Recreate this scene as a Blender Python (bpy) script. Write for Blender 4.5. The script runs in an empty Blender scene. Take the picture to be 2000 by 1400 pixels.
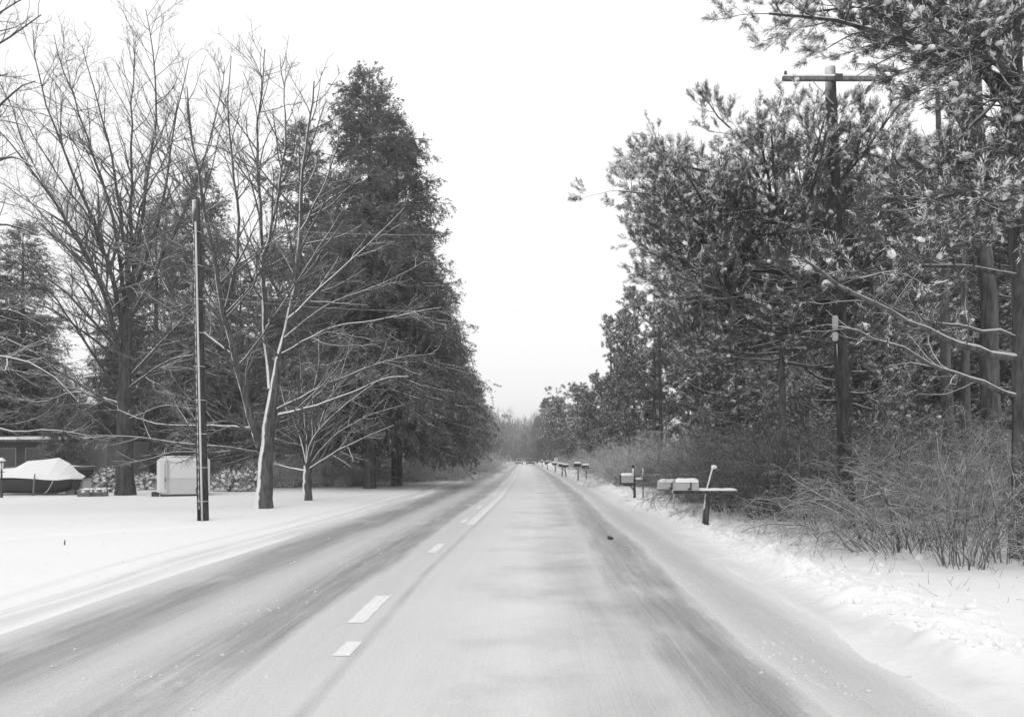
import bpy, math
import numpy as np
from mathutils import Vector, Matrix

# ------------------------------------------------------------------ camera, sky, sun, exposure
S = bpy.context.scene
COL = S.collection
F, VX, VY, EYE = 1555.6, 1025.0, 893.0, 1.75         # photo focal length (px), vanishing point, eye height
cd = bpy.data.cameras.new("camera"); cam = bpy.data.objects.new("camera", cd); COL.objects.link(cam)
cam.location = (0, 0, EYE); cam.rotation_euler = (math.radians(90), 0, 0)
cd.sensor_width = 36; cd.lens = 28; cd.shift_x = -0.0125; cd.shift_y = 0.0965
cd.clip_start = 0.1; cd.clip_end = 4000
S.camera = cam
SUN_EL, SUN_AZ = math.radians(50), math.radians(200)
w = bpy.data.worlds.new("World"); S.world = w; w.use_nodes = True
nt = w.node_tree; nt.nodes.clear()
sky = nt.nodes.new("ShaderNodeTexSky"); sky.sky_type = 'NISHITA'; sky.sun_disc = False
sky.sun_elevation = SUN_EL; sky.sun_rotation = SUN_AZ; sky.dust_density = 6; sky.air_density = 1.0; sky.ozone_density = 0
bw = nt.nodes.new("ShaderNodeRGBToBW")
ovc = nt.nodes.new("ShaderNodeMath"); ovc.operation = 'MULTIPLY_ADD'; ovc.inputs[1].default_value = 0.06; ovc.inputs[2].default_value = 6.9   # cloud deck evens the sky out
bg = nt.nodes.new("ShaderNodeBackground"); bg.inputs[1].default_value = 0.13
wo = nt.nodes.new("ShaderNodeOutputWorld")
nt.links.new(sky.outputs[0], bw.inputs[0]); nt.links.new(bw.outputs[0], ovc.inputs[0])
nt.links.new(ovc.outputs[0], bg.inputs[0]); nt.links.new(bg.outputs[0], wo.inputs[0])
sd = bpy.data.lights.new("sun", 'SUN'); sd.energy = 0.5; sd.angle = math.radians(35); sd.color = (1, 1, 1)
sun = bpy.data.objects.new("sun", sd); COL.objects.link(sun)
sun.rotation_euler = (math.radians(90) - SUN_EL, 0, math.radians(180) - SUN_AZ)
S.view_settings.view_transform = 'Standard'; S.view_settings.look = 'None'
S.view_settings.gamma = 1; S.view_settings.exposure = 0.29; S.view_settings.use_curve_mapping = False
S.render.engine = 'CYCLES'
S.cycles.max_bounces = 5; S.cycles.diffuse_bounces = 3; S.cycles.glossy_bounces = 1
S.cycles.transmission_bounces = 1; S.cycles.transparent_max_bounces = 4; S.cycles.volume_bounces = 0
S.cycles.caustics_reflective = False; S.cycles.caustics_refractive = False

# ------------------------------------------------------------------ small helpers
def P(px, py, Y):                       # a photo pixel and a distance -> a point in the place
    return np.array([(px - VX) / F * Y, Y, EYE - (py - VY) / F * Y])
def X_at(px, Y): return (px - VX) / F * Y
def road_c(y):                           # the road's slight bend
    return np.interp(y, [-50, 12, 20, 35, 65, 140, 700], [0, 0, 0.2, 0.55, 0.8, 0.8, 0.8])
RNG = np.random.default_rng
_perm = RNG(5).random((64, 64))
def vnoise(x, y):                        # smooth value noise 0..1
    x = np.asarray(x, float); y = np.asarray(y, float)
    xi = np.floor(x).astype(int); yi = np.floor(y).astype(int); fx = x - xi; fy = y - yi
    fx = fx * fx * (3 - 2 * fx); fy = fy * fy * (3 - 2 * fy)
    a = _perm[xi % 64, yi % 64]; b = _perm[(xi + 1) % 64, yi % 64]
    c = _perm[xi % 64, (yi + 1) % 64]; d = _perm[(xi + 1) % 64, (yi + 1) % 64]
    return (a * (1 - fx) + b * fx) * (1 - fy) + (c * (1 - fx) + d * fx) * fy
def sstep(a, b, x):
    t = np.clip((x - a) / (b - a), 0, 1); return t * t * (3 - 2 * t)

def ground_z(x, y):
    x = np.asarray(x, float); y = np.asarray(y, float)
    u = x - road_c(y); z = np.zeros(np.broadcast(x, y).shape)
    near = 1 - sstep(30, 90, y)
    # right: ploughed bank, then rough shallow field
    e = 3.05 + 0.3 * (vnoise(y * 0.35, 3) - 0.5) + 0.25 * (vnoise(y * 1.3, 9) - 0.5)
    r = sstep(0, 0.9, u - e)
    z = z + r * (0.07 + 0.05 * (vnoise(x * 0.7, y * 0.4) - 0.3))
    z = z + np.exp(-((u - e - 0.75) / 0.45) ** 2) * r * (0.02 + 0.20 * vnoise(x * 1.7, y * 1.2) ** 2) * (0.35 + 0.65 * near)
    lump = np.clip(vnoise(x * 5.1, y * 4.3) - 0.55, 0, 1) * 0.22 + np.clip(vnoise(x * 11, y * 9 + 7) - 0.6, 0, 1) * 0.10
    z = z + r * lump * (np.exp(-((u - e - 0.8) / 0.9) ** 2) + 0.16) * near
    z = z + sstep(4.6, 7.5, u) * 0.06 * vnoise(x * 0.9 + 4, y * 0.8) * 1.5
    z = z + sstep(9, 30, u) * 0.5
    # left: thin ridge, then a smooth lawn with a wheel rut
    e2 = -5.25 + 0.3 * (vnoise(y * 0.25, 31) - 0.5)
    l = sstep(0, 1.4, e2 - u)
    z = z + l * (0.05 + 0.05 * (vnoise(x * 0.35 + 20, y * 0.3) - 0.5))
    z = z + np.exp(-((u - e2 + 0.35) / 0.2) ** 2) * 0.045 * (0.4 + vnoise(3, y * 0.5)) - np.exp(-((u - e2 + 0.85) / 0.22) ** 2) * 0.03
    rut = np.exp(-((y - (16.4 + (x + 11) * 0.95) - 0.4 * np.sin(x * 0.5)) / 0.33) ** 2) * sstep(-7.2, -9.0, x)
    rut2 = np.exp(-((y - (18.3 + (x + 11) * 0.95) - 0.4 * np.sin(x * 0.5)) / 0.33) ** 2) * sstep(-7.6, -9.4, x)
    z = z - 0.13 * rut - 0.05 * rut2
    z = z + sstep(-7, -12, x) * 0.05 * (vnoise(x * 0.16, y * 0.16 + 50) - 0.5)
    return z
def gz(x, y): return float(ground_z(np.array([x]), np.array([y]))[0])

class MB:                                # collects numpy geometry, links it as ONE mesh object
    def __init__(s): s.v = []; s.f = []; s.n = 0
    def add(s, verts, faces, mat=0, smooth=True):
        verts = np.asarray(verts, np.float32).reshape(-1, 3); faces = np.asarray(faces, np.int64)
        if len(verts) == 0: return s
        s.f.append((faces + s.n, mat, smooth)); s.v.append(verts); s.n += len(verts); return s
    def mesh(s, name, mats):
        me = bpy.data.meshes.new(name)
        v = np.concatenate(s.v); me.vertices.add(len(v)); me.vertices.foreach_set("co", v.ravel())
        loops = np.concatenate([f.ravel() for f, _, _ in s.f])
        tot = np.concatenate([np.full(len(f), f.shape[1]) for f, _, _ in s.f])
        mi = np.concatenate([np.full(len(f), m) for f, m, _ in s.f])
        sm = np.concatenate([np.full(len(f), q) for f, _, q in s.f])
        me.loops.add(len(loops)); me.loops.foreach_set("vertex_index", loops.astype(np.int32))
        me.polygons.add(len(tot))
        st = np.concatenate([[0], np.cumsum(tot)[:-1]])
        me.polygons.foreach_set("loop_start", st.astype(np.int32))
        me.polygons.foreach_set("loop_total", tot.astype(np.int32))
        for m in (mats if isinstance(mats, (list, tuple)) else [mats]): me.materials.append(m)
        me.polygons.foreach_set("material_index", mi.astype(np.int32))
        me.polygons.foreach_set("use_smooth", sm.astype(bool))
        me.update(calc_edges=True); return me
    def build(s, name, mats, parent=None):
        o = bpy.data.objects.new(name, s.mesh(name, mats)); COL.objects.link(o)
        if parent: o.parent = parent
        return o
    # ---- shapes
    def box(s, c, size, mat=0, rz=0.0, bev=0.0, M=None):
        sx, sy, sz = [q / 2 for q in size]
        if bev > 0:
            b = min(bev, sx * .9, sy * .9, sz * .9); V = []
            rings = [(-sz, b), (-sz + b, 0), (sz - b, 0), (sz, b)]
            for zz, ins in rings:
                ax, ay = sx - ins, sy - ins
                V += [(-ax + b, -ay, zz), (ax - b, -ay, zz), (ax, -ay + b, zz), (ax, ay - b, zz), (ax - b, ay, zz), (-ax + b, ay, zz), (-ax, ay - b, zz), (-ax, -ay + b, zz)]
            V = np.array(V); Fq = []
            for k in range(3):
                for i in range(8): Fq.append((k * 8 + i, k * 8 + (i + 1) % 8, k * 8 + 8 + (i + 1) % 8, k * 8 + 8 + i))
            caps = np.array([[7, 6, 5, 4, 3, 2, 1, 0], [24, 25, 26, 27, 28, 29, 30, 31]])
        else:
            V = np.array([(x, y, z) for z in (-sz, sz) for (x, y) in ((-sx, -sy), (sx, -sy), (sx, sy), (-sx, sy))])
            Fq = [(0, 3, 2, 1), (4, 5, 6, 7), (0, 1, 5, 4), (1, 2, 6, 5), (2, 3, 7, 6), (3, 0, 4, 7)]; caps = None
        if rz:
            cr, sr = math.cos(rz), math.sin(rz); V = np.stack([V[:, 0] * cr - V[:, 1] * sr, V[:, 0] * sr + V[:, 1] * cr, V[:, 2]], 1)
        if M is not None: V = V @ np.array(M).T
        V = V + np.array(c)
        n0 = s.n; s.add(V, Fq, mat, False)
        if caps is not None: s.f.append((caps + n0, mat, False))
        return s
    def tubes(s, pts, rad, sides=6, mat=0, cap=False):    # pts (M,n,3) rad (M,n)
        pts = np.asarray(pts, float); rad = np.asarray(rad, float)
        if pts.ndim == 2: pts = pts[None]; rad = rad[None]
        M, n, _ = pts.shape
        if M == 0: return s
        t = np.gradient(pts, axis=1); t /= np.linalg.norm(t, axis=2, keepdims=True) + 1e-9
        ref = np.where(np.abs(t[:, :1, 2:3]) > 0.9, np.array([[[1., 0, 0]]]), np.array([[[0, 0, 1.]]]))
        ref = np.broadcast_to(ref, t.shape)
        a = np.cross(t, ref); a /= np.linalg.norm(a, axis=2, keepdims=True) + 1e-9
        b = np.cross(t, a)
        ang = np.arange(sides) * 2 * np.pi / sides
        V = pts[:, :, None] + rad[:, :, None, None] * (a[:, :, None] * np.cos(ang)[None, None, :, None] + b[:, :, None] * np.sin(ang)[None, None, :, None])
        i, j = np.meshgrid(np.arange(n - 1), np.arange(sides), indexing='ij'); i = i.ravel(); j = j.ravel(); j2 = (j + 1) % sides
        q = np.stack([i * sides + j, i * sides + j2, (i + 1) * sides + j2, (i + 1) * sides + j], 1)
        Fq = (q[None] + (np.arange(M) * n * sides)[:, None, None]).reshape(-1, 4)
        n0 = s.n; s.add(V.reshape(-1, 3), Fq, mat, True)
        if cap:
            base = np.arange(M)[:, None] * n * sides + n0
            s.f.append((base + (n - 1) * sides + np.arange(sides)[None], mat, False)); s.f.append((base + np.arange(sides)[None, ::-1], mat, False))
        return s
    def tube(s, pts, r, sides=8, mat=0, cap=True):
        pts = np.array(pts, float); r = np.full(len(pts), r) if np.isscalar(r) else np.array(r, float)
        return s.tubes(pts, r, sides, mat, cap)

def obj_e(name, loc, rz=0.0):
    o = bpy.data.objects.new(name, None); COL.objects.link(o); o.location = loc; o.rotation_euler = (0, 0, rz)
    o.empty_display_size = 0.2; return o
def tag(o, label, cat, group=None, kind=None):
    o["label"] = label; o["category"] = cat
    if group: o["group"] = group
    if kind: o["kind"] = kind
    return o
KIDS = {}
def part(mb, name, mats, parent):
    o = mb.build(name, mats, parent); KIDS.setdefault(parent.name, []).append(o); return o
def dup(root, loc, rz=0.0, sc=(1, 1, 1), label=None, group=None, cat=None):
    r = root.copy(); COL.objects.link(r); r.location = loc; r.rotation_euler = (0, 0, rz); r.scale = sc
    if label: r["label"] = label
    if group: r["group"] = group
    if cat: r["category"] = cat
    for ch in KIDS.get(root.name, []):
        c = ch.copy(); COL.objects.link(c); c.parent = r; KIDS.setdefault(r.name, []).append(c)
        for g in KIDS.get(ch.name, []):
            d = g.copy(); COL.objects.link(d); d.parent = c
    return r

# ------------------------------------------------------------------ materials (the photograph is monochrome: all grey)
def G(v): return (v, v, v, 1)
class NT:
    def __init__(s, name, rough=0.8, spec=0.2):
        s.m = bpy.data.materials.new(name); s.m.use_nodes = True; s.t = s.m.node_tree; s.b = s.t.nodes["Principled BSDF"]
        s.b.inputs["Roughness"].default_value = rough; s.b.inputs["Specular IOR Level"].default_value = spec
    def n(s, typ, **kw):
        o = s.t.nodes.new(typ)
        for k, v in kw.items(): setattr(o, k, v)
        return o
    def l(s, a, b): s.t.links.new(a, b)
    def val(s, sock, v):
        if hasattr(v, "is_linked") or isinstance(v, bpy.types.NodeSocket): s.l(v, sock)
        else: sock.default_value = v
    def math(s, op, a, b=0.0, c=0.0, clamp=False):
        o = s.n("ShaderNodeMath", operation=op, use_clamp=clamp); s.val(o.inputs[0], a); s.val(o.inputs[1], b); s.val(o.inputs[2], c); return o.outputs[0]
    def noise(s, scale, vec=None, detail=3, rough=0.55, sc=None):
        if sc is not None:
            m = s.n("ShaderNodeMapping"); s.l(vec, m.inputs[0]); m.inputs["Scale"].default_value = sc; vec = m.outputs[0]
        o = s.n("ShaderNodeTexNoise"); o.inputs["Scale"].default_value = scale; o.inputs["Detail"].default_value = detail; o.inputs["Roughness"].default_value = rough
        if vec is not None: s.l(vec, o.inputs["Vector"])
        return o.outputs["Fac"]
    def ramp(s, fac, stops, interp='LINEAR'):
        o = s.n("ShaderNodeValToRGB"); o.color_ramp.interpolation = interp; e = o.color_ramp.elements
        while len(e) < len(stops): e.new(0.5)
        for k, (p, v) in enumerate(stops): e[k].position = p; e[k].color = G(v)
        s.l(fac, o.inputs[0]); return o.outputs[0]
    def mix(s, fac, a, b):
        o = s.n("ShaderNodeMix", data_type='FLOAT'); s.val(o.inputs[0], fac); s.val(o.inputs[2], a); s.val(o.inputs[3], b); return o.outputs[0]
    def smooth(s, x, a, b):
        o = s.n("ShaderNodeMapRange", interpolation_type='SMOOTHSTEP'); s.val(o.inputs[0], x); o.inputs[1].default_value = a; o.inputs[2].default_value = b; return o.outputs[0]
    def pos(s): return s.n("ShaderNodeNewGeometry").outputs["Position"]
    def obj(s): return s.n("ShaderNodeTexCoord").outputs["Object"]
    def nxyz(s):
        g = s.n("ShaderNodeNewGeometry"); x = s.n("ShaderNodeSeparateXYZ"); s.l(g.outputs["Normal"], x.inputs[0]); return x.outputs
    def bump(s, h, strength, dist):
        o = s.n("ShaderNodeBump"); o.inputs["Strength"].default_value = strength; o.inputs["Distance"].default_value = dist
        s.l(h, o.inputs["Height"]); s.l(o.outputs[0], s.b.inputs["Normal"])
    def col(s, v): s.val(s.b.inputs["Base Color"], v if not isinstance(v, (int, float)) else G(v)); return s.m
def plain(name, v, rough=0.7, spec=0.3, var=0.25, scale=8, metal=0.0):
    k = NT(name, rough, spec); k.b.inputs["Metallic"].default_value = metal
    nz = k.noise(scale, k.obj(), 4); return k.col(k.mix(nz, v * (1 - var), v * (1 + var)))
def snowed(name, lo, hi, scale, z0=0.15, z1=0.6, west=0.0, patch=0.6, snow=0.82, rough=0.85):
    """bark / wood with snow lying on what faces up (and, with west, plastered on the windward side)"""
    k = NT(name, rough, 0.15); p = k.obj()
    base = k.mix(k.smooth(k.noise(scale, p, 5, 0.7, (1, 1, 0.2)), 0.3, 0.7), lo * .8, hi * 1.15)
    x, y, z = k.nxyz(); f = z
    if west: f = k.math('ADD', f, k.math('ADD', k.math('MULTIPLY', x, -west), k.math('MULTIPLY', y, -west * .12)))
    f = k.math('ADD', f, k.math('MULTIPLY', k.math('SUBTRACT', k.noise(2.3, p, 4, 0.6), 0.5), patch))
    k.col(k.mix(k.smooth(f, z0, z1), base, snow)); k.bump(k.noise(scale * 2, p, 5, 0.65, (1, 1, 0.22)), 0.95, 0.05); return k.m

k = NT("snow", 0.75, 0.2); p = k.pos()
fine = k.noise(14, p, 5, 0.65); big = k.noise(0.35, p, 3)
uv = k.n("ShaderNodeUVMap", uv_map="UVMap").outputs[0]; sx = k.n("ShaderNodeSeparateXYZ"); k.l(uv, sx.inputs[0])
uq = k.math('ADD', sx.outputs[0], k.math('MULTIPLY', k.math('SUBTRACT', k.noise(1.0, uv, 3, .5, (.4, .12, 1)), .5), .5))
t = k.mix(big, 0.80, 0.86)
def band(c, w, amt):
    return k.math('MULTIPLY', k.smooth(k.math('ABSOLUTE', k.math('SUBTRACT', uq, c)), w, 0.0), k.math('MULTIPLY', k.noise(1.0, uv, 4, .6, (2.5, .35, 1)), amt))
for c, w_, amt in ((-5.85, .26, .36), (-6.45, .18, .14), (-5.45, .3, .32), (3.25, .5, .26)): t = k.math('SUBTRACT', t, band(c, w_, amt))      # slush thrown up along the road
dirt = k.math('MULTIPLY', k.smooth(k.noise(3.2, p, 5, .7), .58, .78), k.math('MULTIPLY', k.smooth(k.math('ABSOLUTE', k.math('SUBTRACT', uq, 4.3)), 1.2, .1), .28))
t = k.math('SUBTRACT', t, dirt)
k.col(t); k.bump(k.math('ADD', k.math('MULTIPLY', k.noise(2.2, p, 4, 0.6), 1.0), k.math('MULTIPLY', fine, 0.35)), 0.55, 0.05)
M_SNOW = k.m
k = NT("lying_snow", 0.8, 0.15); M_SNOWCAP = k.col(k.mix(k.noise(9, k.obj(), 3), 0.78, 0.88))
M_BARK_W = snowed("maple_bark_with_snow", 0.05, 0.13, 9, 0.30, 0.50, 0.85, 0.6)
M_BARK = snowed("bark_with_snow", 0.04, 0.095, 9, 0.3, 0.6, 0.2, 0.6)
M_TWIG = snowed("twigs_with_snow", 0.075, 0.13, 6, 0.25, 0.75, 0.2, 0.5)
M_PBARK = snowed("pine_bark_with_snow", 0.05, 0.13, 10, 0.3, 0.6, 0.15, 0.5)
M_LIMB = snowed("snow_lined_limb", 0.07, 0.15, 10, 0.0, 0.4, 0.45, 0.5)
M_PALE = snowed("rime_covered_stems", 0.22, 0.36, 8, -0.1, 0.6, 0.2, 0.5)
M_BRUSH = snowed("dark_brush_stems", 0.06, 0.12, 8, 0.5, 1.0, 0.1, 0.5)
M_STEM = snowed("shrub_stems_with_snow", 0.09, 0.17, 8, 0.2, 0.8, 0.15, 0.6)
def needles(name, lo, hi, a, b, amt):
    k = NT(name, 0.75, 0.15); p = k.obj(); base = k.mix(k.noise(1.1, p, 3), lo, hi)
    x, y, z = k.nxyz(); f = k.math('MULTIPLY', k.smooth(k.math('ADD', z, k.math('MULTIPLY', k.math('SUBTRACT', k.noise(1.7, p, 3), 0.5), 0.9)), a, b), amt)
    return k.col(k.mix(f, base, 0.8))
M_SPRUCE = needles("spruce_needles", 0.10, 0.15, 0.5, 1.15, 0.45)
M_PINE = needles("pine_needles_frosted", 0.06, 0.12, 0.35, 0.95, 0.85)
M_POLE = snowed("pole_wood", 0.03, 0.075, 12, 0.5, 0.8, 0.25, 0.5)
M_WOOD = snowed("weathered_wood", 0.14, 0.26, 16, 0.45, 0.7, 0.35, 0.7)
M_DARKWOOD = snowed("dark_post_wood", 0.05, 0.12, 16, 0.45, 0.7, 0.6, 1.1)
M_STEEL = plain("galvanised_steel", 0.55, 0.4, 0.5, 0.15)
M_WIRE = plain("frosted_cable", 0.7, 0.8, 0.1)
M_DARKMETAL = plain("dark_metal", 0.05, 0.5, 0.4)
M_GREYPAINT = plain("grey_painted_metal", 0.42, 0.5, 0.4, 0.12)
M_WHITEPAINT = plain("white_trailer_skin", 0.66, 0.4, 0.4, 0.05)
M_PALEGREY = plain("pale_grey_panel", 0.55, 0.5, 0.4, 0.06)
M_TARP = plain("pale_tarpaulin_with_snow", 0.80, 0.8, 0.2, 0.05, 3)
M_HULL = plain("dark_hull_paint", 0.045, 0.4, 0.4, 0.3)
M_GLASS = plain("dark_glass", 0.03, 0.1, 0.6, 0.1)
M_RUBBER = plain("tyre_rubber", 0.035, 0.9, 0.1)
M_LAMPGLASS = plain("frosted_lamp_glass", 0.75, 0.3, 0.5, 0.05)
M_PAINT = None
k = NT("house_siding", 0.8, 0.2); z = k.n("ShaderNodeSeparateXYZ"); k.l(k.obj(), z.inputs[0])
saw = k.math('FRACT', k.math('MULTIPLY', z.outputs[2], 6.5)); k.col(k.mix(k.noise(3, k.obj()), 0.045, 0.07)); k.bump(saw, 0.6, 0.02); M_SIDING = k.m
k = NT("pale_stucco", 0.85, 0.15); k.col(k.mix(k.noise(6, k.obj(), 5), 0.14, 0.24)); M_STUCCO = k.m

# road: packed snow and salt over asphalt, worn along the wheel tracks (u = metres across, v = metres along)
k = NT("worn_winter_road", 0.45, 0.4)
uv = k.n("ShaderNodeUVMap", uv_map="UVMap").outputs[0]; sx = k.n("ShaderNodeSeparateXYZ"); k.l(uv, sx.inputs[0]); u = sx.outputs[0]
wob = k.math('SUBTRACT', k.noise(1.0, uv, 3, 0.5, (0.5, 0.10, 1)), 0.5); wob2 = k.math('SUBTRACT', k.noise(1.0, uv, 4, 0.6, (3.0, 0.45, 1)), 0.5)
uu = k.math('ADD', u, k.math('ADD', k.math('MULTIPLY', wob, 0.55), k.math('MULTIPLY', wob2, 0.28)))
U0, U1 = -6.0, 4.2
st = [(-6.0, .80), (-5.3, .71), (-4.98, .57), (-4.65, .35), (-4.1, .33), (-3.75, .54), (-3.4, .61), (-3.05, .50), (-2.75, .34), (-2.35, .35), (-2.18, .63), (-1.9, .61),
      (-1.5, .64), (-0.8, .67), (0.0, .70), (0.35, .62), (0.8, .55), (1.1, .59), (1.3, .41), (1.7, .30), (1.98, .39), (2.12, .66), (2.25, .60), (2.5, .53), (2.75, .57), (3.0, .74), (4.2, .82)]
mr = k.n("ShaderNodeMapRange"); k.l(uu, mr.inputs[0]); mr.inputs[1].default_value = U0; mr.inputs[2].default_value = U1
tone = k.ramp(mr.outputs[0], [((a - U0) / (U1 - U0), v) for a, v in st])
# streaks along the road in the worn tracks, drifts across it in our lane
streak = k.math('SUBTRACT', k.noise(1.0, uv, 5, 0.65, (9.0, 0.35, 1)), 0.5)
patch = k.smooth(k.noise(1.0, uv, 5, 0.6, (0.9, 0.30, 1)), 0.5, 0.72)
drift = k.math('SUBTRACT', k.noise(1.0, uv, 3, 0.55, (0.55, 0.42, 1)), 0.5)
worn = k.smooth(tone, 0.62, 0.40)
lane = k.math('MULTIPLY', k.smooth(u, -0.9, 0.4), k.smooth(u, 1.5, 0.9))
t2 = k.math('ADD', tone, k.math('MULTIPLY', k.math('MULTIPLY', streak, k.math('ADD', worn, 0.25)), 0.30))
t2 = k.math('ADD', t2, k.math('MULTIPLY', k.math('MULTIPLY', patch, worn), 0.17))
t2 = k.math('ADD', t2, k.math('MULTIPLY', k.math('MULTIPLY', drift, k.math('ADD', lane, 0.25)), 0.26))
seam = k.math('ABSOLUTE', k.math('ADD', k.math('ADD', u, 1.50), k.math('MULTIPLY', wob, 0.12)))
t2 = k.math('SUBTRACT', t2, k.math('MULTIPLY', k.smooth(seam, 0.10, 0.0), k.math('MULTIPLY', k.noise(1.0, uv, 3, 0.6, (1, 0.8, 1)), 0.26)))
mott = k.math('MULTIPLY', k.smooth(k.noise(1.0, uv, 5, 0.62, (0.6, 0.62, 1)), 0.40, 0.74), k.math('MULTIPLY', k.smooth(u, -1.2, -0.2), k.smooth(u, 1.6, 0.9)))
t2 = k.math('SUBTRACT', t2, k.math('MULTIPLY', mott, 0.16))                      # wet bare patches in our lane
tyre = k.math('SUBTRACT', k.noise(1.0, uv, 4, 0.7, (34.0, 0.5, 1)), 0.5); t2 = k.math('ADD', t2, k.math('MULTIPLY', k.math('MULTIPLY', tyre, k.math('ADD', worn, 0.2)), 0.22))
crust = k.math('MULTIPLY', k.smooth(k.noise(1.0, uv, 5, 0.7, (5.0, 2.2, 1)), 0.56, 0.70), k.math('ADD', k.smooth(k.math('ABSOLUTE', k.math('SUBTRACT', u, 2.15)), .5, 0), k.math('MULTIPLY', k.smooth(k.math('ABSOLUTE', k.math('ADD', u, 3.0)), .9, 0), .8)))
t2 = k.math('ADD', t2, k.math('MULTIPLY', crust, 0.17))                          # clods of packed snow beside the tracks
grain = k.noise(38, uv, 4, 0.7); t2 = k.math('ADD', t2, k.math('MULTIPLY', k.math('SUBTRACT', grain, 0.5), 0.34))
k.col(t2); k.bump(k.math('ADD', k.math('ADD', k.math('MULTIPLY', grain, 0.5), k.math('MULTIPLY', crust, .8)), k.math('MULTIPLY', tyre, 0.5)), 0.6, 0.03); M_ROAD = k.m
k = NT("grey_slush", 0.7, 0.2); M_SLUSH = k.col(k.mix(k.noise(4, k.pos(), 3), 0.5, 0.78))
k = NT("road_paint_in_slush", 0.7, 0.25); k.col(k.mix(k.noise(7, k.pos(), 4, 0.7, (2.5, 0.6, 1)), 0.60, 0.92)); M_PAINT = k.m

# ------------------------------------------------------------------ ground, road, markings
def grid(xs, ys, zf):
    Xg, Yg = np.meshgrid(xs, ys); V = np.stack([Xg, Yg, zf(Xg, Yg)], 2).reshape(-1, 3)
    nx, ny = len(xs), len(ys); i, j = np.meshgrid(np.arange(ny - 1), np.arange(nx - 1), indexing='ij'); a = (i * nx + j).ravel()
    return V, np.stack([a, a + 1, a + nx + 1, a + nx], 1)
xs = np.unique(np.round(np.concatenate([np.linspace(-700, -60, 9), np.arange(-60, -12, 1.0), np.arange(-12, -7, 0.2), np.arange(-7, -4.4, 0.07), np.arange(-4.4, 2.4, 0.4),
    np.arange(2.4, 6.6, 0.045), np.arange(6.6, 10, 0.12), np.arange(10, 30, 0.8), np.arange(30, 60, 3), np.linspace(60, 700, 9)]), 3))
ys = np.unique(np.round(np.concatenate([np.linspace(-80, 0, 5), np.arange(0, 4, 0.4), np.arange(4, 13, 0.05), np.arange(13, 26, 0.09), np.arange(26, 45, 0.22), np.arange(45, 90, 0.8), np.arange(90, 200, 5), np.linspace(200, 700, 12)]), 3))
def uvmap(o, UVs):
    ul = o.data.uv_layers.new(name="UVMap"); idx = np.zeros(len(o.data.loops), np.int32); o.data.loops.foreach_get("vertex_index", idx); ul.data.foreach_set("uv", UVs[idx].astype(np.float32).ravel())
mb = MB(); V, Fq = grid(xs, ys, ground_z); mb.add(V, Fq); o = mb.build("snowy_ground", M_SNOW); o["kind"] = "structure"; uvmap(o, np.stack([V[:, 0] - road_c(V[:, 1]), V[:, 1]], 1))
us = np.arange(-6.0, 4.21, 0.3); vs = np.unique(np.concatenate([np.arange(-20, 60, 1.0), np.arange(60, 340, 5.0)]))
V, Fq = grid(us, vs, lambda a, b: 0.004 + 0 * a); UVs = V[:, :2].copy(); V[:, 0] += road_c(V[:, 1])
mb = MB(); mb.add(V, Fq); o = mb.build("road", M_ROAD); o["kind"] = "structure"
uvmap(o, UVs)
mb = MB(); rg = RNG(3)
def dash(u0, u1, y0, y1, n=12):
    ys_ = np.linspace(y0, y1, n); a = u0 + rg.normal(0, 0.004, n) + road_c(ys_); b = u1 + rg.normal(0, 0.004, n) + road_c(ys_)
    V = np.concatenate([np.stack([a, ys_, np.full(n, .008)], 1), np.stack([b, ys_, np.full(n, .008)], 1)])
    mb.add(V, [(i, n + i, n + i + 1, i + 1) for i in range(n - 1)])
dash(-1.69, -1.54, 7.0, 7.55); dash(-1.88, -1.69, 8.4, 10.05); dash(-1.86, -1.70, 14.6, 16.1); dash(-1.76, -1.52, 20.6, 78, 70)
dash(-1.98, -1.83, 21.2, 22.6); dash(-2.05, -1.9, 27, 29); dash(-2.05, -1.9, 36, 39); dash(-1.65, -1.5, 84, 96)
o = mb.build("road_marking", M_PAINT); o["kind"] = "structure"

# ------------------------------------------------------------------ growing things
def nrm(v): return v / (np.linalg.norm(v, axis=-1, keepdims=True) + 1e-9)
def grow(rng, start, d, length, rad, n=5, wig=0.15, trop=0.0, tip=0.35, droop=None):
    M = len(start); pts = np.zeros((M, n, 3)); pts[:, 0] = start; d = nrm(d.copy()); step = (length / (n - 1))[:, None]
    for i in range(1, n):
        d = d + rng.normal(0, wig, (M, 3)); d[:, 2] += trop if droop is None else droop[i]
        d = nrm(d); pts[:, i] = pts[:, i - 1] + d * step
    return pts, rad[:, None] * np.linspace(1, tip, n)[None]
def spawn(rng, pts, rad, length, per, t0, t1, a0, a1, ratio, shrink=0.55, rr=0.55, flat=1.0, up=0.0):
    """children along parent polylines; per = number per parent (array or int)"""
    M, n, _ = pts.shape; per = np.broadcast_to(np.asarray(per), (M,)); pid = np.repeat(np.arange(M), per); K = len(pid)
    t = rng.uniform(t0, t1, K); f = t * (n - 1); i = np.minimum(f.astype(int), n - 2); f = (f - i)[:, None]
    s = pts[pid, i] * (1 - f) + pts[pid, i + 1] * f; tan = nrm(pts[pid, i + 1] - pts[pid, i])
    r = (rad[pid, i] * (1 - f[:, 0]) + rad[pid, i + 1] * f[:, 0])
    q = rng.normal(0, 1, (K, 3)); q[:, 2] *= flat; q[:, 2] += up; side = nrm(q - (q * tan).sum(1, keepdims=True) * tan)
    an = rng.uniform(a0, a1, K)[:, None]; d = tan * np.cos(an) + side * np.sin(an)
    L = length[pid] * ratio * (1 - shrink * t) * rng.uniform(0.65, 1.25, K)
    return s, d, L, np.maximum(r * rr, 0.003), pid
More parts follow.
